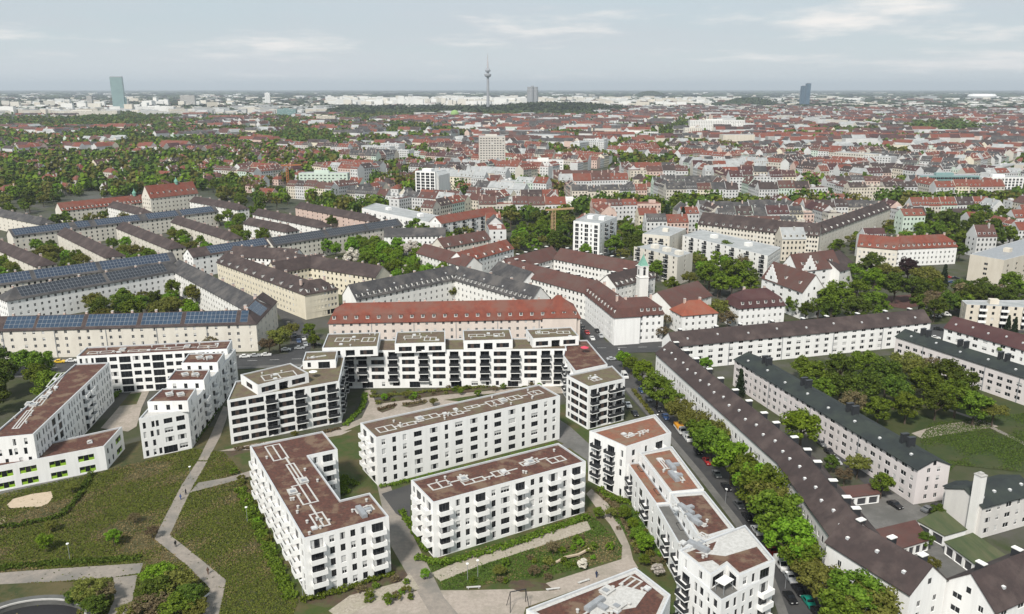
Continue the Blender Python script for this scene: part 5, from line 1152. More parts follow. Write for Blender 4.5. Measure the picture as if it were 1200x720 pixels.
for px, py, c, k in ((887, 622, 'white', 'car'), (905, 646, 'red', 'car'), (915, 662, 'white', 'van'), (926, 677, 'silver', 'car'), (936, 692, 'black', 'car'), (948, 706, 'teal', 'car'), (958, 719, 'black', 'car'), (876, 606, 'black', 'car'), (866, 592, 'grey', 'car'), (772, 480, 'black', 'car'), (780, 489, 'blue', 'car'), (818, 529, 'black', 'car'), (829, 541, 'red', 'car'), (840, 556, 'grey', 'car'), (851, 571, 'black', 'car'), (752, 458, 'blue', 'car'), (760, 468, 'grey', 'car')): car(px, py, SD, c, S, k)
car(797, 504, SD, 'white', S, 'truck', 'small truck with orange cargo bed parked under the street trees'); car(806, 514, SD, 'white', 'behind the small truck with orange bed', 'van')
S = 'along the white stepped row side of the road'
for px, py, c, k in ((736, 475, 'white', 'car'), (744, 485, 'black', 'car'), (732, 441, 'white', 'van'), (926, 701, 'black', 'car')): car(px, py, SD, c, S, k)
S = 'on the main road'
for px, py, c in ((287, 418, 'white'), (299, 417, 'silver'), (312, 416, 'white'), (335, 410, 'white'), (351, 408, 'silver'), (717, 421, 'silver'), (70, 424, 'yellow'), (84, 423, 'white'), (270, 413, 'black'), (250, 420, 'white'), (370, 404, 'black'), (400, 414, 'grey')): car(px, py, (20, -1), c, S)
S = 'on the side street beside the red mansard tenements'
for px, py, c in ((683, 384, 'black'), (688, 390, 'red'), (694, 397, 'white'), (679, 378, 'grey'), (700, 388, 'black'), (704, 394, 'silver')): car(px, py, (8, 10), c, S)
S = 'on the side street by the yellow corner tenement'
for px, py, c in ((345, 393, 'black'), (350, 400, 'blue'), (338, 380, 'grey'), (356, 397, 'white'), (347, 384, 'black'), (358, 404, 'silver')): car(px, py, (4, 10), c, S)
S = 'in the yards by the garages'
for px, py, c, d in ((1049, 592, 'black', (10, 6)), (1088, 597, 'grey', (10, -4)), (1098, 594, 'black', (10, -3)), (972, 530, 'black', (8, 7)), (980, 541, 'silver', (8, 7)), (963, 520, 'grey', (8, 7))): car(px, py, d, c, S)
S = 'on the road end near the beige slab'
for px, py, c, k in ((1108, 369, 'white', 'van'), (1098, 371, 'white', 'car'), (1100, 386, 'black', 'car'), (1096, 396, 'white', 'car'), (1120, 326, 'black', 'car'), (1116, 331, 'blue', 'car'), (1124, 334, 'white', 'car'), (1112, 325, 'red', 'car')): car(px, py, (10, 1), c, S, k)
# ------------------------------------------------------------------ people and small things of the park
def person(px, py, top, where, i):
    p = G(px, py); rt = tag(empty('person', (p.x, p.y, .03), RN.uniform(0, 6)), f'person in {top[0]} clothes walking {where}', 'person')
    def sk(name, nodes, edges, m):
        me = bpy.data.meshes.new(name); me.from_pydata([n[:3] for n in nodes], edges, []); o = put(name, me, rt); me.materials.append(m)
        md = o.modifiers.new('skin', 'SKIN')
        for k, n in enumerate(nodes): me.skin_vertices[0].data[k].radius = (n[3], n[3])
        me.skin_vertices[0].data[0].use_root = True
        return o
    sk('body', [(0, 0, .95, .14), (0, 0, 1.25, .16), (0, 0, 1.45, .10), (0, 0, 1.54, .06), (0, .02, 1.66, .10), (0, .02, 1.76, .07), (-.1, .02, .88, .10), (-.1, .16, .48, .07), (-.1, .08, .05, .05), (.1, .02, .88, .10), (.1, -.1, .48, .07), (.1, -.24, .05, .05), (-.2, 0, 1.42, .06), (-.26, -.1, 1.12, .05), (-.25, .02, .86, .04), (.2, 0, 1.42, .06), (.26, .08, 1.12, .05), (.25, .22, .9, .04)],
       [(0, 1), (1, 2), (2, 3), (3, 4), (4, 5), (0, 6), (6, 7), (7, 8), (0, 9), (9, 10), (10, 11), (2, 12), (12, 13), (13, 14), (2, 15), (15, 16), (16, 17)], mat('cloth_' + top[0], top[1]))
    b = MB(); b.lathe([(.02, 1.85), (.09, 1.82), (.115, 1.72), (.10, 1.64)], 8); b.build('hair', bark, rt)
for i, (px, py, c, w) in enumerate(((218, 580, ('dark', (.03, .03, .04)), 'on the upper meadow path'), (212, 586, ('blue', (.05, .08, .2)), 'beside a bicycle on the meadow path'), (206, 641, ('black', (.02, .02, .02)), 'on the bend of the meadow path'), (244, 673, ('brown', (.1, .06, .04)), 'on the lower meadow path'), (699, 677, ('navy', (.02, .03, .07)), 'across the plaza by the front block'))): person(px, py, c, w, i)
def bench(px, py, ang, where):
    p = G(px, py); rt = tag(empty('bench', (p.x, p.y, .03), ang), f'long pale bench {where}', 'bench')
    b = MB(); b.box(-1.6, 1.6, -.25, .25, .40, .48); b.build('seat', paver, rt)
    for s in (-1.2, 1.2): b = MB(); b.box(s - .1, s + .1, -.2, .2, 0, .399); b.build('leg', concrete, rt)
bench(555, 690, .1, 'on the plaza lawn edge'); bench(648, 692, .2, 'beside the red planting of the plaza'); bench(684, 683, .5, 'near the front block roof'); bench(240, 702, 1.2, 'beside the lower meadow path')
rt = tag(empty('climbing_log', (*G(670, 655), 0), .5), 'bent pale timber climbing log on the lawn mound', 'play equipment')
for (x0, x1, z0, z1, w) in ((-6, -2, .2, 1.2, 'beam'), (-2, 2, 1.2, .8, 'beam'), (2, 5, .8, 1.4, 'beam')):
    b = MB(); b.poly([(x0, -.25, z0), (x1, -.25, z1), (x1, .25, z1), (x0, .25, z0)]); b.poly([(x0, -.25, z0 - .4), (x1, -.25, z1 - .4), (x1, -.25, z1), (x0, -.25, z0)]); b.poly([(x0, .25, z0), (x1, .25, z1), (x1, .25, z1 - .4), (x0, .25, z0 - .4)]); b.build(w, sand, rt)
for x in (-2, 2): b = MB(); b.box(x - .15, x + .15, -.15, .15, 0, .75); b.build('post', sand, rt)
rt = tag(empty('swing_frame', (*G(607, 712), 0), .3), 'dark steel play frame with splayed legs on the plaza', 'play equipment')
for s in (-1, 1):
    for t in (-1, 1):
        b = MB(); x = s * 2.2; b.poly([(x - .08, t * 1.4, 0), (x + .08, t * 1.4, 0), (x * .8 + .08, 0, 4.2), (x * .8 - .08, 0, 4.2)]); b.poly([(x, t * 1.4 - .08, 0), (x, t * 1.4 + .08, 0), (x * .8, .08, 4.2), (x * .8, -.08, 4.2)]); b.build('leg', rail_dk, rt)
b = MB(); b.box(-1.9, 1.9, -.08, .08, 4.15, 4.3); b.build('crossbar', rail_dk, rt)
def lamp(px, py, where):
    p = G(px, py); rt = tag(empty('park_lamp', (p.x, p.y, 0)), f'slim grey park lamp with white head {where}', 'lamp', f'park lamps {where}')
    b = MB(); b.lathe([(.07, 0), (.05, 4.2)], 6); b.build('post', metal_gr, rt); b = MB(); b.lathe([(.05, 4.2), (.35, 4.25), (.35, 4.4), (.02, 4.5)], 8); b.build('lamp_head', white, rt)
for a in ((82, 656), (224, 563), (290, 612), (355, 700), (548, 680), (560, 676), (305, 570)): lamp(*a, 'beside the estate paths')
for a in ((725, 421), (770, 500), (850, 590), (920, 690), (500, 418), (150, 440)): lamp(*a, 'beside the roads')
def mast(label, px, py, h, w, colour):
    p = G(px, py); rt = tag(empty('tower_crane', (p.x, p.y, 0), .4), label, 'crane'); m = mat('crane_' + colour[0], colour[1])
    for sx in (-1, 1):
        for sy in (-1, 1): b = MB(); b.box(sx * w - .2, sx * w + .2, sy * w - .2, sy * w + .2, 0, h); b.build('mast_leg', m, rt)
    b = MB()
    for k in range(int(h / 2.5)):
        z = k * 2.5
        for s in (-1, 1):
            b.poly([(-w, s * w, z), (-w, s * w, z + .4), (w, s * w, z + 2.4), (w, s * w, z + 2.0)]); b.poly([(s * w, -w, z), (s * w, -w, z + .4), (s * w, w, z + 2.4), (s * w, w, z + 2.0)])
    b.build('bracing', m, rt); b = MB(); b.box(-6, 16, -.5, .5, h + .01, h + 1.2); b.build('jib', m, rt)
mast('pale timber-coloured crane mast rising from the trees by the tower block', 648, 289, 26, 1.1, ('tan', (.42, .28, .16)))
mast('orange crane mast among the houses right of the school', 338, 222, 26, 1.1, ('rust', (.40, .15, .06)))
# ------------------------------------------------------------------ the city beyond
CR = random.Random(3)
LINE = [(-900, 240), (0, 240), (66, 236), (72, 230), (240, 232), (300, 240), (345, 238), (420, 258), (480, 290), (540, 300), (600, 300), (660, 296), (740, 292), (815, 300), (880, 300), (960, 310), (1045, 300), (1060, 285), (1100, 285), (1140, 300), (1200, 300), (2100, 300)]
def ybound(x):
    for (x0, y0), (x1, y1) in zip(LINE, LINE[1:]):
        if x0 <= x <= x1: return y0 + (y1 - y0) * (x - x0) / (x1 - x0)
    return 230
PARK = [[(385, 120), (560, 123), (600, 115), (690, 116), (722, 130), (690, 139), (600, 138), (500, 136), (440, 143), (400, 133)], [(838, 113), (905, 112), (905, 122), (850, 124)], [(110, 133), (180, 136), (178, 150), (110, 152), (60, 146)], [(440, 148), (520, 150), (515, 158), (445, 160)], [(315, 160), (400, 158), (400, 174), (320, 178)], [(1070, 146), (1140, 144), (1140, 158), (1072, 160)]]
def zone(px, py):
    for p in PARK:
        if inside(px, py, p): return 'park'
    if px < 250 and py > 190: return 'villa'
    if px < 420 and py > 138:
        q = CR.random(); return 'mix' if q < .52 else ('perim' if q < .74 else ('park' if q < .88 else 'villa'))
    if py < 139 and px < 640: return 'flat'
    if py < 128: q = CR.random(); return 'flat' if q < .42 else ('perim' if q < .84 else 'park')
    q = CR.random(); return 'perim' if q < .62 else ('flat' if q < .80 else ('mix' if q < .94 else 'park'))
f = lambda n, c, d: mat(n, c, tuple(x * .82 for x in c), .25, c3=d, scale3=.05)
ROOFS = [('red', tile_red), ('rust-brown', tile_rb), ('dark brown', tile_brn), ('slate grey', tile_gry), ('maroon', tile_drk), ('pale grey', flat_gry)]
WALLS = [('white', mat('city_white', (.60, .60, .59), (.48, .48, .475), .05)), ('cream', mat('city_cream', (.54, .51, .45), (.46, .43, .38), .05)), ('beige', beige), ('yellow', yellow), ('rose', pink), ('grey', greyw), ('mint', mint)]
PAL = [m for _, m in WALLS] + [m for _, m in ROOFS] + [glass, concrete, pink]
NW = len(WALLS); GI, CI, KI = NW + len(ROOFS), NW + len(ROOFS) + 1, NW + len(ROOFS) + 2
def house(w, d, h, rise, wi, ri, rnd, lod, hip=0):
    "local pieces of one house: walls, roof, windows, dormers, chimneys"
    wl, rf, wn, dm, ch = MB(), MB(), MB(), MB(), MB(); W0, R0 = wi, NW + ri
    c = [(-w / 2, 0), (w / 2, 0), (w / 2, d), (-w / 2, d)]
    for i in range(4):
        a, b = c[i], c[(i + 1) % 4]; wl.poly([(*a, 0), (*b, 0), (*b, h), (*a, h)], W0)
    o = .35
    if rise < .6:
        wl.poly([(*p, h) for p in c], R0) if lod > 1 else rf.poly([(p[0], p[1], h - .02) for p in c], R0)
        for k in range(2):
            if lod < 2: x = rnd.uniform(-w * .35, w * .25); y = rnd.uniform(.2, .55) * d; ch.box(x, x + 3, y, y + 3, h, h + rnd.uniform(1.2, 2.6), W0)
    elif hip:
        e = min(w, d) / 2; x0, x1 = -w / 2 + e * .9, w / 2 - e * .9; zr = h + rise
        A, B, C, Dd = [(-w / 2 - o, -o, h - .1), (w / 2 + o, -o, h - .1), (w / 2 + o, d + o, h - .1), (-w / 2 - o, d + o, h - .1)]
        p, q = (x0, d / 2, zr), (x1, d / 2, zr); rf.poly([A, B, q, p], R0); rf.poly([B, C, q], R0); rf.poly([C, Dd, p, q], R0); rf.poly([Dd, A, p], R0)
    else:
        for s in (-1, 1): x = s * w / 2; pts = [(x, 0, h), (x, d, h), (x, d / 2, h + rise)]; wl.poly(pts if s > 0 else pts[::-1], W0)
        x = w / 2 + .05; zr = h + rise + .08; ze = h - o * rise / (d / 2) + .08
        rf.poly([(-x, -o, ze), (x, -o, ze), (x, d / 2, zr), (-x, d / 2, zr)], R0); rf.poly([(x, d + o, ze), (-x, d + o, ze), (-x, d / 2, zr), (x, d / 2, zr)], R0)
    if lod <= 1:
        nf = max(2, int(h / 3.2)); nx = max(2, int(w / (2.7 if lod == 0 else 3.4))); ww = .55 if lod == 0 else .7
        for fl in range(nf):
            z = .9 + fl * (h - .6) / nf
            for i in range(nx):
                x = -w / 2 + (i + .5) * w / nx
                wn.poly([(x - ww, -.03, z), (x + ww, -.03, z), (x + ww, -.03, z + 1.6), (x - ww, -.03, z + 1.6)], GI); wn.poly([(x + ww, d + .03, z), (x - ww, d + .03, z), (x - ww, d + .03, z + 1.6), (x + ww, d + .03, z + 1.6)], GI)
            for s in (-1, 1):
                for y in ((d * .3, d * .7) if hip or lod == 0 else ()):
                    X = s * (w / 2 + .03); wn.poly([(X, y - ww, z), (X, y + ww, z), (X, y + ww, z + 1.5), (X, y - ww, z + 1.5)], GI)
        nd = 0
        if rise > 3 and not hip:
            nd = rnd.choice((0, 2, 3, 4, 5)); 
            for k in range(nd):
                x = -w / 2 + (k + .5) * w / nd
                for (ya, yb, yf) in ((.9, 3.4, -1), (d - 3.4, d - .9, 1)):
                    z0 = h + rise * .9 / (d / 2); dm.box(x - .65, x + .65, ya, yb, z0 - .1, z0 + 1.5, W0, R0)
                    yy = ya - .02 if yf < 0 else yb + .02; dm.poly([(x - .45, yy, z0 + .2), (x + .45, yy, z0 + .2), (x + .45, yy, z0 + 1.3), (x - .45, yy, z0 + 1.3)], GI)
        if rise > 1:
            for k in range(1): x = rnd.uniform(-.4, .4) * w; y = d / 2 + rnd.choice((-1, 1)) * rnd.uniform(.6, 2); ch.box(x - .4, x + .4, y - .7, y + .7, h + rise * .4, h + rise + rnd.uniform(.7, 1.4), CI if rnd.random() < .6 else KI)
        if rise > 3 and not hip and rnd.random() < .55:      # fire wall standing above the roof
            X = w / 2; wl.poly([(X - .12, -.2, h - .2), (X + .18, -.2, h - .2), (X + .18, d / 2, h + rise + .45), (X - .12, d / 2, h + rise + .45)], W0); wl.poly([(X - .12, d / 2, h + rise + .45), (X + .18, d / 2, h + rise + .45), (X + .18, d + .2, h - .2), (X - .12, d + .2, h - .2)], W0)
            wl.poly([(X - .12, -.2, h - .2), (X - .12, d / 2, h + rise + .45), (X - .12, d + .2, h - .2)], W0)
    else: nd = 0
    return wl, rf, wn, dm, ch, nd
HOUSES, CTREES = [], []
def add_house(x, y, ang, w, d, h, rise, wi, ri, hip=0):
    HOUSES.append((math.hypot(x, y), x, y, ang, w, d, h, rise, wi, ri, hip))
def ok(x, y, m=0):
    if y < 300: return False
    px, py = proj(x, y, 0); return -60 < px < 1260 and py < ybound(px) - m
def add_tree(x, y, r=None, kind=None):
    if ok(x, y, -1): CTREES.append((math.hypot(x, y), x, y, r or CR.uniform(3, 5.5), kind or CR.choice(('green', 'dark', 'green', 'olive', 'dark', 'fresh'))))
SEEDS = [(CR.uniform(-2900, 2900), CR.uniform(500, 5200)) for _ in range(42)]; SANG = [CR.choice((R(18), R(44), R(30), R(5), R(-14), R(-30))) for _ in SEEDS]
def roofpick(px, py):
    if 775 < px < 1060 and 222 < py < 285: return CR.choice((2, 2, 3, 3, 2, 1, 4))
    if px < 620 and py > 205: return CR.choice((0, 0, 1, 2, 3, 5))
    return CR.choice((0, 0, 0, 0, 1, 1, 4, 2, 2, 3, 3, 5)) if py > 135 else CR.choice((0, 1, 1, 4, 2, 3, 5))
def wallpick(): return CR.choice((0, 0, 0, 0, 0, 0, 0, 1, 1, 2, 3, 4, 6))
def block(cx, cy, ang, bw, bd, zn, px, py, D):
    ca, sa = math.cos(ang), math.sin(ang)
    def w2(x, y): return cx + ca * x - sa * y, cy + sa * x + ca * y
    if zn == 'park':
        for _ in range(int(bw * bd / 130)): add_tree(*w2(CR.uniform(-.55, .55) * bw, CR.uniform(-.55, .55) * bd), CR.uniform(5, 8), CR.choice(('dark', 'green', 'dark', 'olive')))
        return
    if zn in ('villa', 'mix'):
        for i in range(3):
            for j in range(3):
                X, Y = w2((i - 1 + CR.uniform(-.2, .2)) * bw / 3, (j - 1 + CR.uniform(-.2, .2)) * bd / 3)
                if CR.random() < (.55 if zn == 'villa' else .97) and ok(X, Y, 1): add_house(X, Y, ang + CR.choice((0, math.pi / 2)), CR.uniform(10, 20), CR.uniform(9, 12), CR.uniform(6, 10), CR.uniform(4, 5.5), wallpick(), CR.choice((0, 0, 0, 1, 4, 2)), int(CR.random() < .6))
                for _ in range(3 if zn == 'villa' else 2): add_tree(*w2((i - 1 + CR.uniform(-.5, .5)) * bw / 3, (j - 1 + CR.uniform(-.5, .5)) * bd / 3), CR.uniform(4.5, 8), CR.choice(('green', 'dark', 'dark', 'olive', 'dark', 'olive', 'green', 'fresh')))
        return
    if zn == 'flat' and D < 1250: zn = 'perim'
    if zn == 'flat':
        n = CR.choice((1, 2, 3)); hh = CR.uniform(8, 22)
        for k in range(n):
            X, Y = w2(0, (k - (n - 1) / 2) * bd / n - 6)
            if ok(X, Y, 1): add_house(X, Y, ang + (math.pi / 2 if CR.random() < .2 else 0), bw * CR.uniform(.5, .95), CR.uniform(11, bd / n * .6 + 8), hh * CR.uniform(.8, 1.2), .1, CR.choice((0, 0, 0, 5, 2, 1)), 5)
        for _ in range(5): add_tree(*w2(CR.uniform(-.5, .5) * bw, CR.uniform(-.5, .5) * bd))
        return
    h0 = CR.uniform(11.5, 16.5); r0 = CR.uniform(4.5, 6.5); rp = roofpick(px, py); dep = CR.uniform(11, 12.5); wmin, wmax = (11, 21) if D < 1500 else (14, 30)
    for side in range(4):
        if CR.random() < .08: continue
        L = bw if side % 2 == 0 else bd - 2 * dep; s = -L / 2; a = ang + side * math.pi / 2; off = (bd if side % 2 == 0 else bw) / 2
        hs = h0 + CR.uniform(-1, 1)
        while s < L / 2 - 4:
            w = min(CR.uniform(wmin, wmax), L / 2 - s)
            if L / 2 - s - w < 7: w = L / 2 - s
            if CR.random() > .04:
                mid = s + w / 2; ux, uy = math.cos(a), math.sin(a)
                X, Y = cx + ux * mid + uy * off, cy + uy * mid - ux * off
                if ok(X, Y, 1.0): add_house(X, Y, a, w, dep, hs + CR.uniform(-.8, .8), r0 + CR.uniform(-.5, .7) if CR.random() > .07 else .1, wallpick(), rp if CR.random() < .55 else roofpick(px, py))
            s += w
    for _ in range(CR.choice((3, 5, 7, 9))): add_tree(*w2(CR.uniform(-.28, .28) * bw, CR.uniform(-.25, .25) * bd), CR.uniform(3, 5))
    if CR.random() < .4:
        X, Y = w2(0, 0)
        if ok(X, Y, 1): add_house(X, Y, ang, bw * .4, 9, CR.uniform(4, 11), CR.choice((.1, 3)), wallpick(), roofpick(px, py))
    if CR.random() < .4:
        for k in range(8): add_tree(*w2(-bw / 2 + bw * k / 7, -bd / 2 - 5), CR.uniform(2.6, 4))
for si, (sx, sy) in enumerate(SEEDS):
    a = SANG[si]; ca, sa = math.cos(a), math.sin(a); pw, pd = CR.uniform(88, 125), CR.uniform(68, 92)
    for i in range(-16, 17):
        for j in range(-18, 19):
            lx, ly = i * pw, j * pd; cx, cy = sx + ca * lx - sa * ly, sy + sa * lx + ca * ly
            D = math.hypot(cx, cy)
            if cy < 420 or D > 4600: continue
            if min(range(len(SEEDS)), key=lambda k: (SEEDS[k][0] - cx) ** 2 + (SEEDS[k][1] - cy) ** 2) != si: continue
            px, py = proj(cx, cy, 0)
            if px < -70 or px > 1270 or py > ybound(px) + 22: continue
            block(cx, cy, a, pw - CR.uniform(15, 24), pd - CR.uniform(15, 22), zone(px, py), px, py, D)
# keep houses off the boulevard and off the hand-built landmarks
BLV = (G(696, 186), G(832, 136))
HAND = [(577, 199, 34), (505, 234, 45), (379, 222, 60), (640, 204, 40), (1112, 222, 60), (1172, 222, 45), (840, 158, 70), (338, 222, 10), (745, 162, 70), (207, 232, 45)]
HP = [(G(a, b), r) for a, b, r in HAND]
def clear(x, y):
    p = Vector((x, y)); d = BLV[1] - BLV[0]; t = max(0, min(1, (p - BLV[0]).dot(d) / d.length_squared))
    if (p - BLV[0] - d * t).length < 24: return False
    return all((p - q).length > r for q, r in HP)
OC = np.array(OCC); TP = np.array([(o.location.x, o.location.y) for o in bpy.data.objects if o.get('category') == 'tree'])
def free(x, y, r, rt=0): return ((OC[:, 0] - x) ** 2 + (OC[:, 1] - y) ** 2).min() > r * r and (rt == 0 or ((TP[:, 0] - x) ** 2 + (TP[:, 1] - y) ** 2).min() > rt * rt)
def house_free(h):
    _, x, y, a, w, d = h[:6]; c, s = math.cos(a), math.sin(a)
    if math.hypot(x, y) > 1100: return True
    return all(free(x + c * u - s * d / 2, y + s * u + c * d / 2, d / 2 + 5, d / 2 + 2) for u in (-w * .45, -w * .2, 0, w * .2, w * .45))
HOUSES = [h for h in HOUSES if clear(h[1], h[2]) and house_free(h)]; CTREES = [t for t in CTREES if clear(t[1], t[2]) and (t[0] > 1100 or free(t[1], t[2], t[3] + 1.5, t[3]))]
HOUSES.sort()
HN = np.array([(h[1] - math.sin(h[3]) * h[5] / 2, h[2] + math.cos(h[3]) * h[5] / 2, max(h[4], h[5]) / 2) for h in HOUSES if h[0] < 1200])
for _ in range(1500):
    px, py = CR.uniform(-10, 1210), CR.uniform(196, 300); p = G(px, py); r = CR.uniform(3, 5.5)
    if ok(p.x, p.y, -1) and clear(p.x, p.y) and free(p.x, p.y, r + 2, r) and (((HN[:, 0] - p.x) ** 2 + (HN[:, 1] - p.y) ** 2) > (HN[:, 2] + r) ** 2).all() and all((t[1] - p.x) ** 2 + (t[2] - p.y) ** 2 > 30 for t in CTREES[-60:]): CTREES.append((p.length, p.x, p.y, r, CR.choice(('green', 'dark', 'olive', 'green', 'fresh'))))
CTREES.sort()
ribbon('road', [(696, 186), (760, 158), (832, 136)], 22, -.2, asphalt)
d = BLV[1] - BLV[0]; nn = Vector((-d.y, d.x)).normalized()
for k in range(70):
    p = BLV[0] + d * (k / 70) ** 1.3
    for s in (-17, 17): CTREES.append((p.length, p.x + nn.x * s, p.y + nn.y * s, CR.uniform(5, 7), 'green'))
CTREES.sort()
HNEAR = 300
def where(px, py):
    if px < 330: return 'beyond the cream rows'
    if px < 620: return 'near the banded high-rise'
    if px < 800: return 'behind the white tower block'
    if px < 1010: return 'in the dark-roofed quarter'
    return 'beyond the dark grove'
acc = {}
def merge(key, mb, x, y, ang):
    v, fc, ms = acc.setdefault(key, ([], [], [])); n = len(v); c, s = math.cos(ang), math.sin(ang)
    v.extend((x + c * p[0] - s * p[1], y + s * p[0] + c * p[1], p[2]) for p in mb.v); fc.extend(tuple(i + n for i in q) for q in mb.f); ms.extend(mb.m)
def compact(mb):
    used = sorted(set(mb.m)); return [PAL[i] for i in used], {k: i for i, k in enumerate(used)}
for k, (D, x, y, ang, w, dd, h, rise, wi, ri, hip) in enumerate(HOUSES):
    lod = 0 if D < 900 else (1 if D < 1500 else 2)
    wl, rf, wn, dm, ch, nd = house(w, dd, h, rise, wi, ri, CR, lod, hip)
    if k < HNEAR:
        px, py = proj(x, y, 0); big = 'narrow' if w < 14.5 else ('wide' if w > 21 else 'mid-sized')
        kind = 'flat-roofed' if rise < .6 else ('hip-roofed' if hip else 'gabled')
        lb = f'{big} {WALLS[wi][0]} {kind} house, {ROOFS[ri][0]} roof, {("no", "one", "two", "three", "four", "five")[nd]} dormers, {where(px, py)}'.replace('no dormers, ', '')
        rt = tag(empty('town_house', (x, y, -.25), ang), lb, 'house', lb)
        for mb, nm, kd in ((wl, 'wall', None), (rf, 'roof', None), (wn, 'windows', 'stuff'), (dm, 'dormers', 'stuff'), (ch, 'chimney', None)):
            if not mb.f: continue
            mats_, mp = compact(mb); mb.m = [mp[i] for i in mb.m]; mb.build(nm, mats_, rt, kind=kd)
    else:
        for mb in (wl, rf, wn, dm, ch): merge('far_houses', mb, x, y, ang)
v, fc, ms = acc['far_houses']; b = MB(); b.v, b.f, b.m = v, fc, ms
tag(b.build('far_houses', PAL, kind='stuff'), 'dense far city of red, brown and grey roofs with pale walls', 'houses')
# trees of the city: the nearest ones singly, the rest as one mass
seen = [t for t in CTREES]
for t in seen[:200]: plant((t[1], t[2]), t[4], t[3], t[3] * 2.3, where(*proj(t[1], t[2], 0)), hi=False)
def crowns(n, q, sz, seed):
    r = np.random.default_rng(seed); d_ = r.normal(size=(n, 3)); d_ /= np.linalg.norm(d_, axis=1)[:, None]; ctr = d_ * (r.uniform(.45, 1, n) ** .5)[:, None] * np.array([.92, .92, .95]) * (1 + .2 * r.normal(size=(n, 1)))
    nr = d_ + .4 * r.normal(size=(n, 3)); nr /= np.linalg.norm(nr, axis=1)[:, None]; t_ = np.cross(nr, r.normal(size=(n, 3))); t_ /= np.linalg.norm(t_, axis=1)[:, None]; c_ = np.cross(nr, t_)
    return np.stack([ctr - t_ * sz - c_ * sz, ctr + t_ * sz - c_ * sz, ctr + t_ * sz + c_ * sz, ctr - t_ * sz + c_ * sz], 1).reshape(-1, 3)
LP = {0: [crowns(110, 0, .17, s) for s in range(5)], 1: [crowns(42, 0, .30, s + 9) for s in range(5)], 2: [crowns(16, 0, .52, s + 20) for s in range(5)]}
buck = {}
for t in seen[200:]:
    l = 0 if t[0] < 1000 else (1 if t[0] < 2000 else 2); V = LP[l][CR.randrange(5)] * np.array([t[3], t[3], t[3] * 1.05]) + np.array([t[1], t[2], t[3] * 1.15 - .3]); buck.setdefault(t[4], []).append(V)
for kd, Vs in buck.items(): tag(put('far_trees', quad_mesh('far_trees', np.concatenate(Vs), leafm[kd])), f'far {KN[kd]} tree crowns between the city roofs', 'trees', kind='stuff')
# outskirts: pale boxes and woods out to the horizon
b = MB(); rn = random.Random(21)
def scatter_box(px, D, w, d_, h, m):
    p = far(px, D); a = rn.uniform(-.5, .5); c, s = math.cos(a), math.sin(a); k = MB(); k.box(-w / 2, w / 2, 0, d_, 0, h, m, rn.choice((5, 5, 6, m)))
    n = len(b.v); b.v.extend((p.x + c * q[0] - s * q[1], p.y + s * q[0] + c * q[1], q[2]) for q in k.v); b.f.extend(tuple(i + n for i in q) for q in k.f[:5]); b.m.extend(k.m[:5])
for _ in range(1900): scatter_box(rn.uniform(-30, 1230), 4300 / rn.uniform(.42, 1) ** 1.0, rn.uniform(18, 70), rn.uniform(12, 40), rn.uniform(7, 20), rn.choice((0, 0, 1, 2, 3, 4, 7)))
for _ in range(420): scatter_box(rn.uniform(385, 615), rn.uniform(4700, 7200), rn.uniform(25, 80), rn.uniform(12, 30), rn.uniform(15, 48), rn.choice((0, 0, 0, 1)))
for _ in range(260): scatter_box(rn.uniform(620, 830), rn.uniform(4600, 8000), rn.uniform(25, 80), rn.uniform(12, 30), rn.uniform(10, 34), rn.choice((0, 0, 1, 2)))
for _ in range(110): scatter_box(rn.uniform(0, 300), rn.uniform(3600, 6500), rn.uniform(20, 70), rn.uniform(12, 30), rn.uniform(12, 42), rn.choice((0, 0, 1, 2)))
for _ in range(500): scatter_box(rn.uniform(-30, 1230), rn.uniform(7000, 16000), rn.uniform(30, 160), rn.uniform(20, 60), rn.uniform(8, 26), rn.choice((0, 0, 1, 2, 5)))
tag(b.build('outskirt_buildings', [white_old, cream, beige, greyw, tile_rb, flat_gry, concrete, tile_red], kind='stuff'), 'pale blocks and halls of the far outskirts before the horizon', 'buildings')
Vs = []
def wood(px, D, w, h, n=None):
    p = far(px, D); q = LP[2][rn.randrange(5)].copy(); Vs.append(q * np.array([w, w * .5, h]) + np.array([p.x, p.y, h * .35]))
for _ in range(7500): wood(rn.uniform(-40, 1240), 4000 / rn.uniform(.13, 1), rn.uniform(14, 48), rn.uniform(8, 13))
for _ in range(1500): D = rn.uniform(9000, 26000); wood(rn.uniform(-60, 1260), D, rn.uniform(80, 260), rn.uniform(12, 22))
for _ in range(1100): wood(rn.uniform(-30, 400), rn.uniform(4000, 9000), rn.uniform(20, 60), rn.uniform(9, 14))
for _ in range(1500): wood(rn.uniform(385, 730), rn.uniform(3300, 4600), rn.uniform(14, 30), rn.uniform(10, 17))
tag(put('far_woods', quad_mesh('far_woods', np.concatenate(Vs), mat('far_wood_leaves', (.030, .045, .018), island=(.055, .075, .028), rough=.8)), None), 'dark woods and tree belts of the far plain', 'woods', kind='stuff')
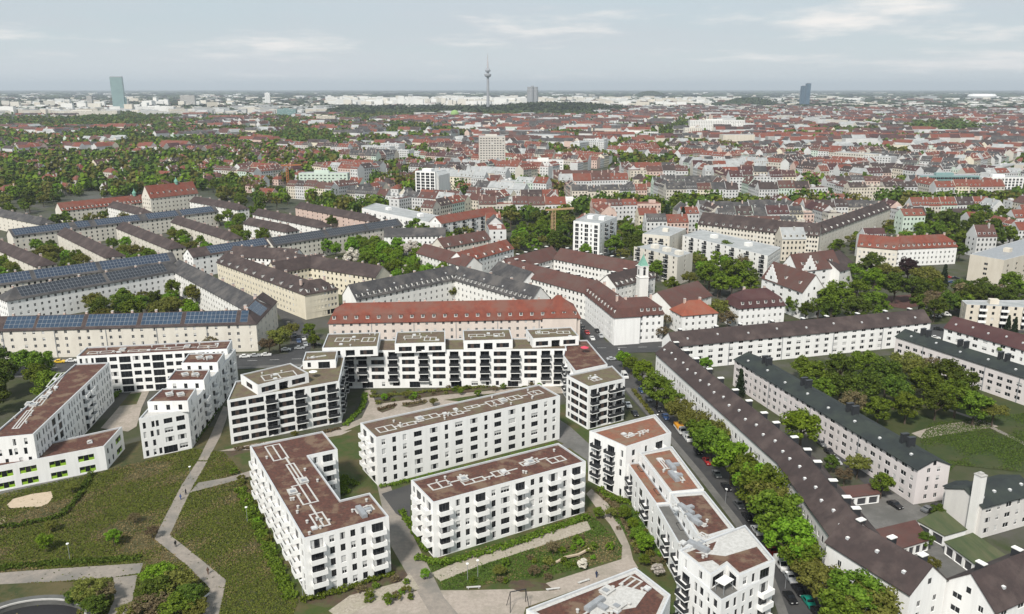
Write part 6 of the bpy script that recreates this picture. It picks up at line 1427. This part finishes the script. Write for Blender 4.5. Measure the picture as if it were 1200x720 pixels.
# wooded hills
def hill(px, D, w, dpt, h, label):
    p = far(px, D); n = 26; bb = MB(); rr_ = random.Random(int(px)); m = MATS['far_wood_leaves']
    for j in range(n):
        for i in range(n): u, t = i / (n - 1) * 2 - 1, j / (n - 1) * 2 - 1; r = max(0, 1 - u * u - t * t); bb.v.append((u * w / 2, t * dpt / 2, h * r ** .8 * (1 + .12 * math.sin(u * 7 + px)) - 1))
    for j in range(n - 1):
        for i in range(n - 1): bb.f.append((j * n + i, j * n + i + 1, (j + 1) * n + i + 1, (j + 1) * n + i)); bb.m.append(0)
    o = bb.build('hill', lawn); o.location = (p.x, p.y, 0); tag(o, kind='structure')
    V = []
    for _ in range(900):
        u, t = rr_.uniform(-1, 1), rr_.uniform(-1, 1); r = 1 - u * u - t * t
        if r < .03: continue
        s = rr_.uniform(7, 13); V.append(LP[2][rr_.randrange(5)] * np.array([s, s, s]) + np.array([p.x + u * w / 2, p.y + t * dpt / 2, h * r ** .8 + s * .3]))
    tag(put('hill_wood', quad_mesh('hill_wood', np.concatenate(V), m)), label, 'woods', kind='stuff')
hill(650, 3850, 700, 420, 34, 'dark wooded park hill right of the television tower')
hill(762, 9500, 380, 300, 60, 'low distant wooded mound on the horizon')
hill(878, 5200, 330, 300, 36, 'dark wooded rise before the pale outskirts')
# landmarks
def topz(px, D, top_py):
    p = far(px, D); lo, hi = 0, 600
    for _ in range(50):
        m = (lo + hi) / 2
        if proj(p.x, p.y, m)[1] > top_py: lo = m
        else: hi = m
    return lo
steel = mat('tower_concrete', (.30, .31, .33), (.24, .25, .27), .05); bglass = mat('blue_green_glass', (.17, .27, .27), (.22, .34, .33), .05, rough=.3, spec=.5); dglass = mat('dark_blue_glass', (.06, .10, .15), (.08, .13, .18), .05, rough=.3)
D0 = 4150; p = far(572, D0); zt = topz(572, D0, 63); k = zt / 291
tv = tag(empty('television_tower', (p.x, p.y, 0)), 'slender grey television tower with two round pods and thin antenna', 'tower')
b = MB(); b.lathe([(9, 0), (8, 20 * k), (6.6, 100 * k), (5.6, 172 * k)], 20); b.build('shaft', steel, tv, smooth=True)
b = MB(); b.lathe([(5.5, 170 * k), (15, 176 * k), (16.5, 181 * k), (16.5, 187 * k), (12, 190 * k), (6, 191 * k)], 24); b.build('restaurant_pod', steel, tv)
b = MB(); b.lathe([(6, 190 * k), (6, 198 * k), (12, 200 * k), (13.5, 206 * k), (10, 212 * k), (6, 218 * k), (3.5, 219 * k)], 24); b.build('antenna_pod', steel, tv)
b = MB(); b.lathe([(3.2, 218 * k), (2.8, 248 * k), (2.0, 249 * k), (1.7, 275 * k), (1.1, 276 * k), (.9, zt)], 10); b.build('antenna', mat('antenna_paint', (.45, .40, .40)), tv)
D0 = 3950; p = far(141, D0); zt = topz(137, D0, 91)
ut = tag(empty('office_tower', (p.x, p.y, 0), R(14)), 'tall blue-green glass office tower standing alone on the left', 'tower')
b = MB(); b.box(-26, 26, -16, 16, 0, zt); b.build('shaft', bglass, ut); b = MB(); b.box(26, 33, -10, 10, 0, zt * .42); b.build('annex', bglass, ut)
b = MB()
for i in range(36): b.box(-26.15, 26.15, -16.15, -16.01, zt * i / 36, zt * i / 36 + .9)
b.build('floor_bands', metal_gr, ut, kind='stuff'); b = MB(); b.box(-25, 25, -15, 15, zt, zt + 4); b.build('crown', metal_gr, ut)
D0 = 4700; p = far(624, D0); zt = topz(624, D0, 102)
bt = tag(empty('office_tower', (p.x, p.y, 0), R(20)), 'silver office tower of four joined cylinders behind the park hill', 'tower')
for sx in (-1, 1):
    for sy in (-1, 1): b = MB(); b.lathe([(12, 0), (12, 14), (15, 16), (15, zt * .86), (13, zt * .87), (13, zt), (.1, zt + .5)], 18, sx * 13, sy * 13); b.build('cylinder', metal_gr, bt)
b = MB(); b.box(-7, 7, -7, 7, 0, zt + 6); b.build('core', steel, bt)
D0 = 5100; 
for (px, w, tp, lb) in ((945, 22, 98, 'taller dark blue glass slab of the twin towers'), (939.5, 22, 101, 'lower dark blue glass slab of the twin towers')):
    p = far(px, D0 + (0 if px > 942 else 60)); zt = topz(px, D0, tp); o = tag(empty('twin_tower', (p.x, p.y, 0), R(12)), lb + ' on the right', 'tower'); b = MB(); b.box(-w / 2 - 3, w / 2 + 3, -8, 8, 0, zt); b.build('shaft', dglass, o); b = MB(); b.box(-8, 8, -5, 5, zt, zt + 3); b.build('plant_room', metal_gr, o)
D0 = 8200; p = far(1150, D0); o = tag(empty('stadium', (p.x, p.y, 0)), 'pale oval stadium with cushioned shell at the right horizon', 'stadium')
b = MB(); b.lathe([(100, 0), (125, 18), (128, 32), (112, 48), (78, 52), (70, 44)], 32); b.build('shell', white, o); 
D0 = 3100; p = G(533, 141); o = tag(empty('gas_tank', (p.x, p.y, 0)), 'pale green round gas tank before the dark park', 'tank'); b = MB(); b.lathe([(14, 0), (15, 6)] + [(15 * math.cos(t), 20 + 15 * math.sin(t)) for t in np.linspace(-.7, 1.5, 12)], 24); b.build('shell', mat('pale_green_paint', (.22, .34, .12)), o, smooth=True)
def far_slab(label, px0, px1, base, top, dpt, wallm, roofm=flat_gry, pat='q', ang=0.0, cat='building'):
    p0, p1 = G(px0, base), G(px1, base); mid = (px0 + px1) / 2; p = G(mid, base); lo, hi = 2, 200
    for _ in range(40):
        m = (lo + hi) / 2
        if proj(p.x, p.y, m)[1] > top: lo = m
        else: hi = m
    w = (p1 - p0).length; rt = tag(empty('slab_building', (p.x, p.y, 0), ang), label, cat); P = [Vector(q) for q in ((-w / 2, 0), (w / 2, 0), (w / 2, dpt), (-w / 2, dpt))]
    fl = max(2, int(lo / 3.2)); volume(rt, P, 0, lo, {0: pat * max(1, int(w / 4.2)), 1: 'auto', 3: 'auto'}, fl, (lo - .8) / fl, RN, near=False, wallm=wallm, roofm=roofm)
    b = MB(); b.box(-w * .2, w * .1, dpt * .3, dpt * .6, lo - .4, lo + 2.5); b.build('plant_room', wallm, rt)
for a in (('mint-white slab with small poplars in front', 351, 408, 222, 203, 14, mint), ('white long block with grey roof among red roofs', 617, 660, 205, 188, 16, white_old), ('blue-grey glazed office block on the right', 1077, 1146, 222, 206, 18, bglass, metal_gr, 'L'), ('white gridded office block beside the glazed one', 1149, 1198, 222, 208, 16, white, flat_gry, 'W'), ('green-grey flat hall before the right trees', 1075, 1126, 184, 173, 26, mint), ('long white slab at the boulevard end', 808, 872, 156, 141, 20, white_old), ('cream stepped slab beside the boulevard', 802, 822, 164, 150, 16, cream), ('long pale hall along the boulevard blocks', 720, 771, 162, 155, 20, white_old), ('cream long block below the office tower', 62, 138, 139, 130, 26, cream), ('pale block row right of the office tower', 160, 204, 133, 125, 22, white_old), ('blue glass box before the far woods', 325, 347, 139, 128, 24, bglass), ('beige windowless block by the pale green tank', 371, 393, 146, 136, 24, beige), ('white slim tower on the left horizon', 311, 317, 124, 109, 14, white), ('pale tower block left of the office tower', 103, 109, 129, 113, 16, concrete), ('grey tower group right of the office tower', 212, 229, 126, 112, 20, concrete), ('grey tower near the office tower foot', 146, 151, 128, 116, 16, concrete), ('long low office wing at the banded high-rise', 470, 560, 250, 236, 16, white_old, flat_gry, 'L'), ('yellow-green long block right of the boulevard', 860, 892, 187, 177, 14, yellow), ('white slab left of the right-hand grove', 948, 975, 172, 163, 16, white), ('pale long block above the right groves', 1010, 1060, 160, 152, 18, white_old), ('flat white hall beside the red roofs', 630, 700, 246, 236, 22, white_old)): far_slab(*a)
for k in range(6): p = G(362 + k * 9, 226); plant((p.x, p.y), 'poplar', 2.2, 14, 'in front of the mint-white slab', hi=False)
# ------------------------------------------------------------------ air
hz = MB(); hz.box(-46000, 46000, -3500, 46000, -2, 330); o = hz.build('haze', None)
m = bpy.data.materials.new('haze_air'); m.use_nodes = True; t = m.node_tree; t.nodes.clear(); mo = t.nodes.new('ShaderNodeOutputMaterial'); pv = t.nodes.new('ShaderNodeVolumePrincipled')
pv.inputs['Color'].default_value = (.80, .88, .96, 1); pv.inputs['Density'].default_value = HAZE; pv.inputs['Anisotropy'].default_value = 0.1
t.links.new(pv.outputs[0], mo.inputs['Volume']); o.data.materials.clear(); o.data.materials.append(m); tag(o, 'pale blue haze over the city', 'haze', kind='stuff')
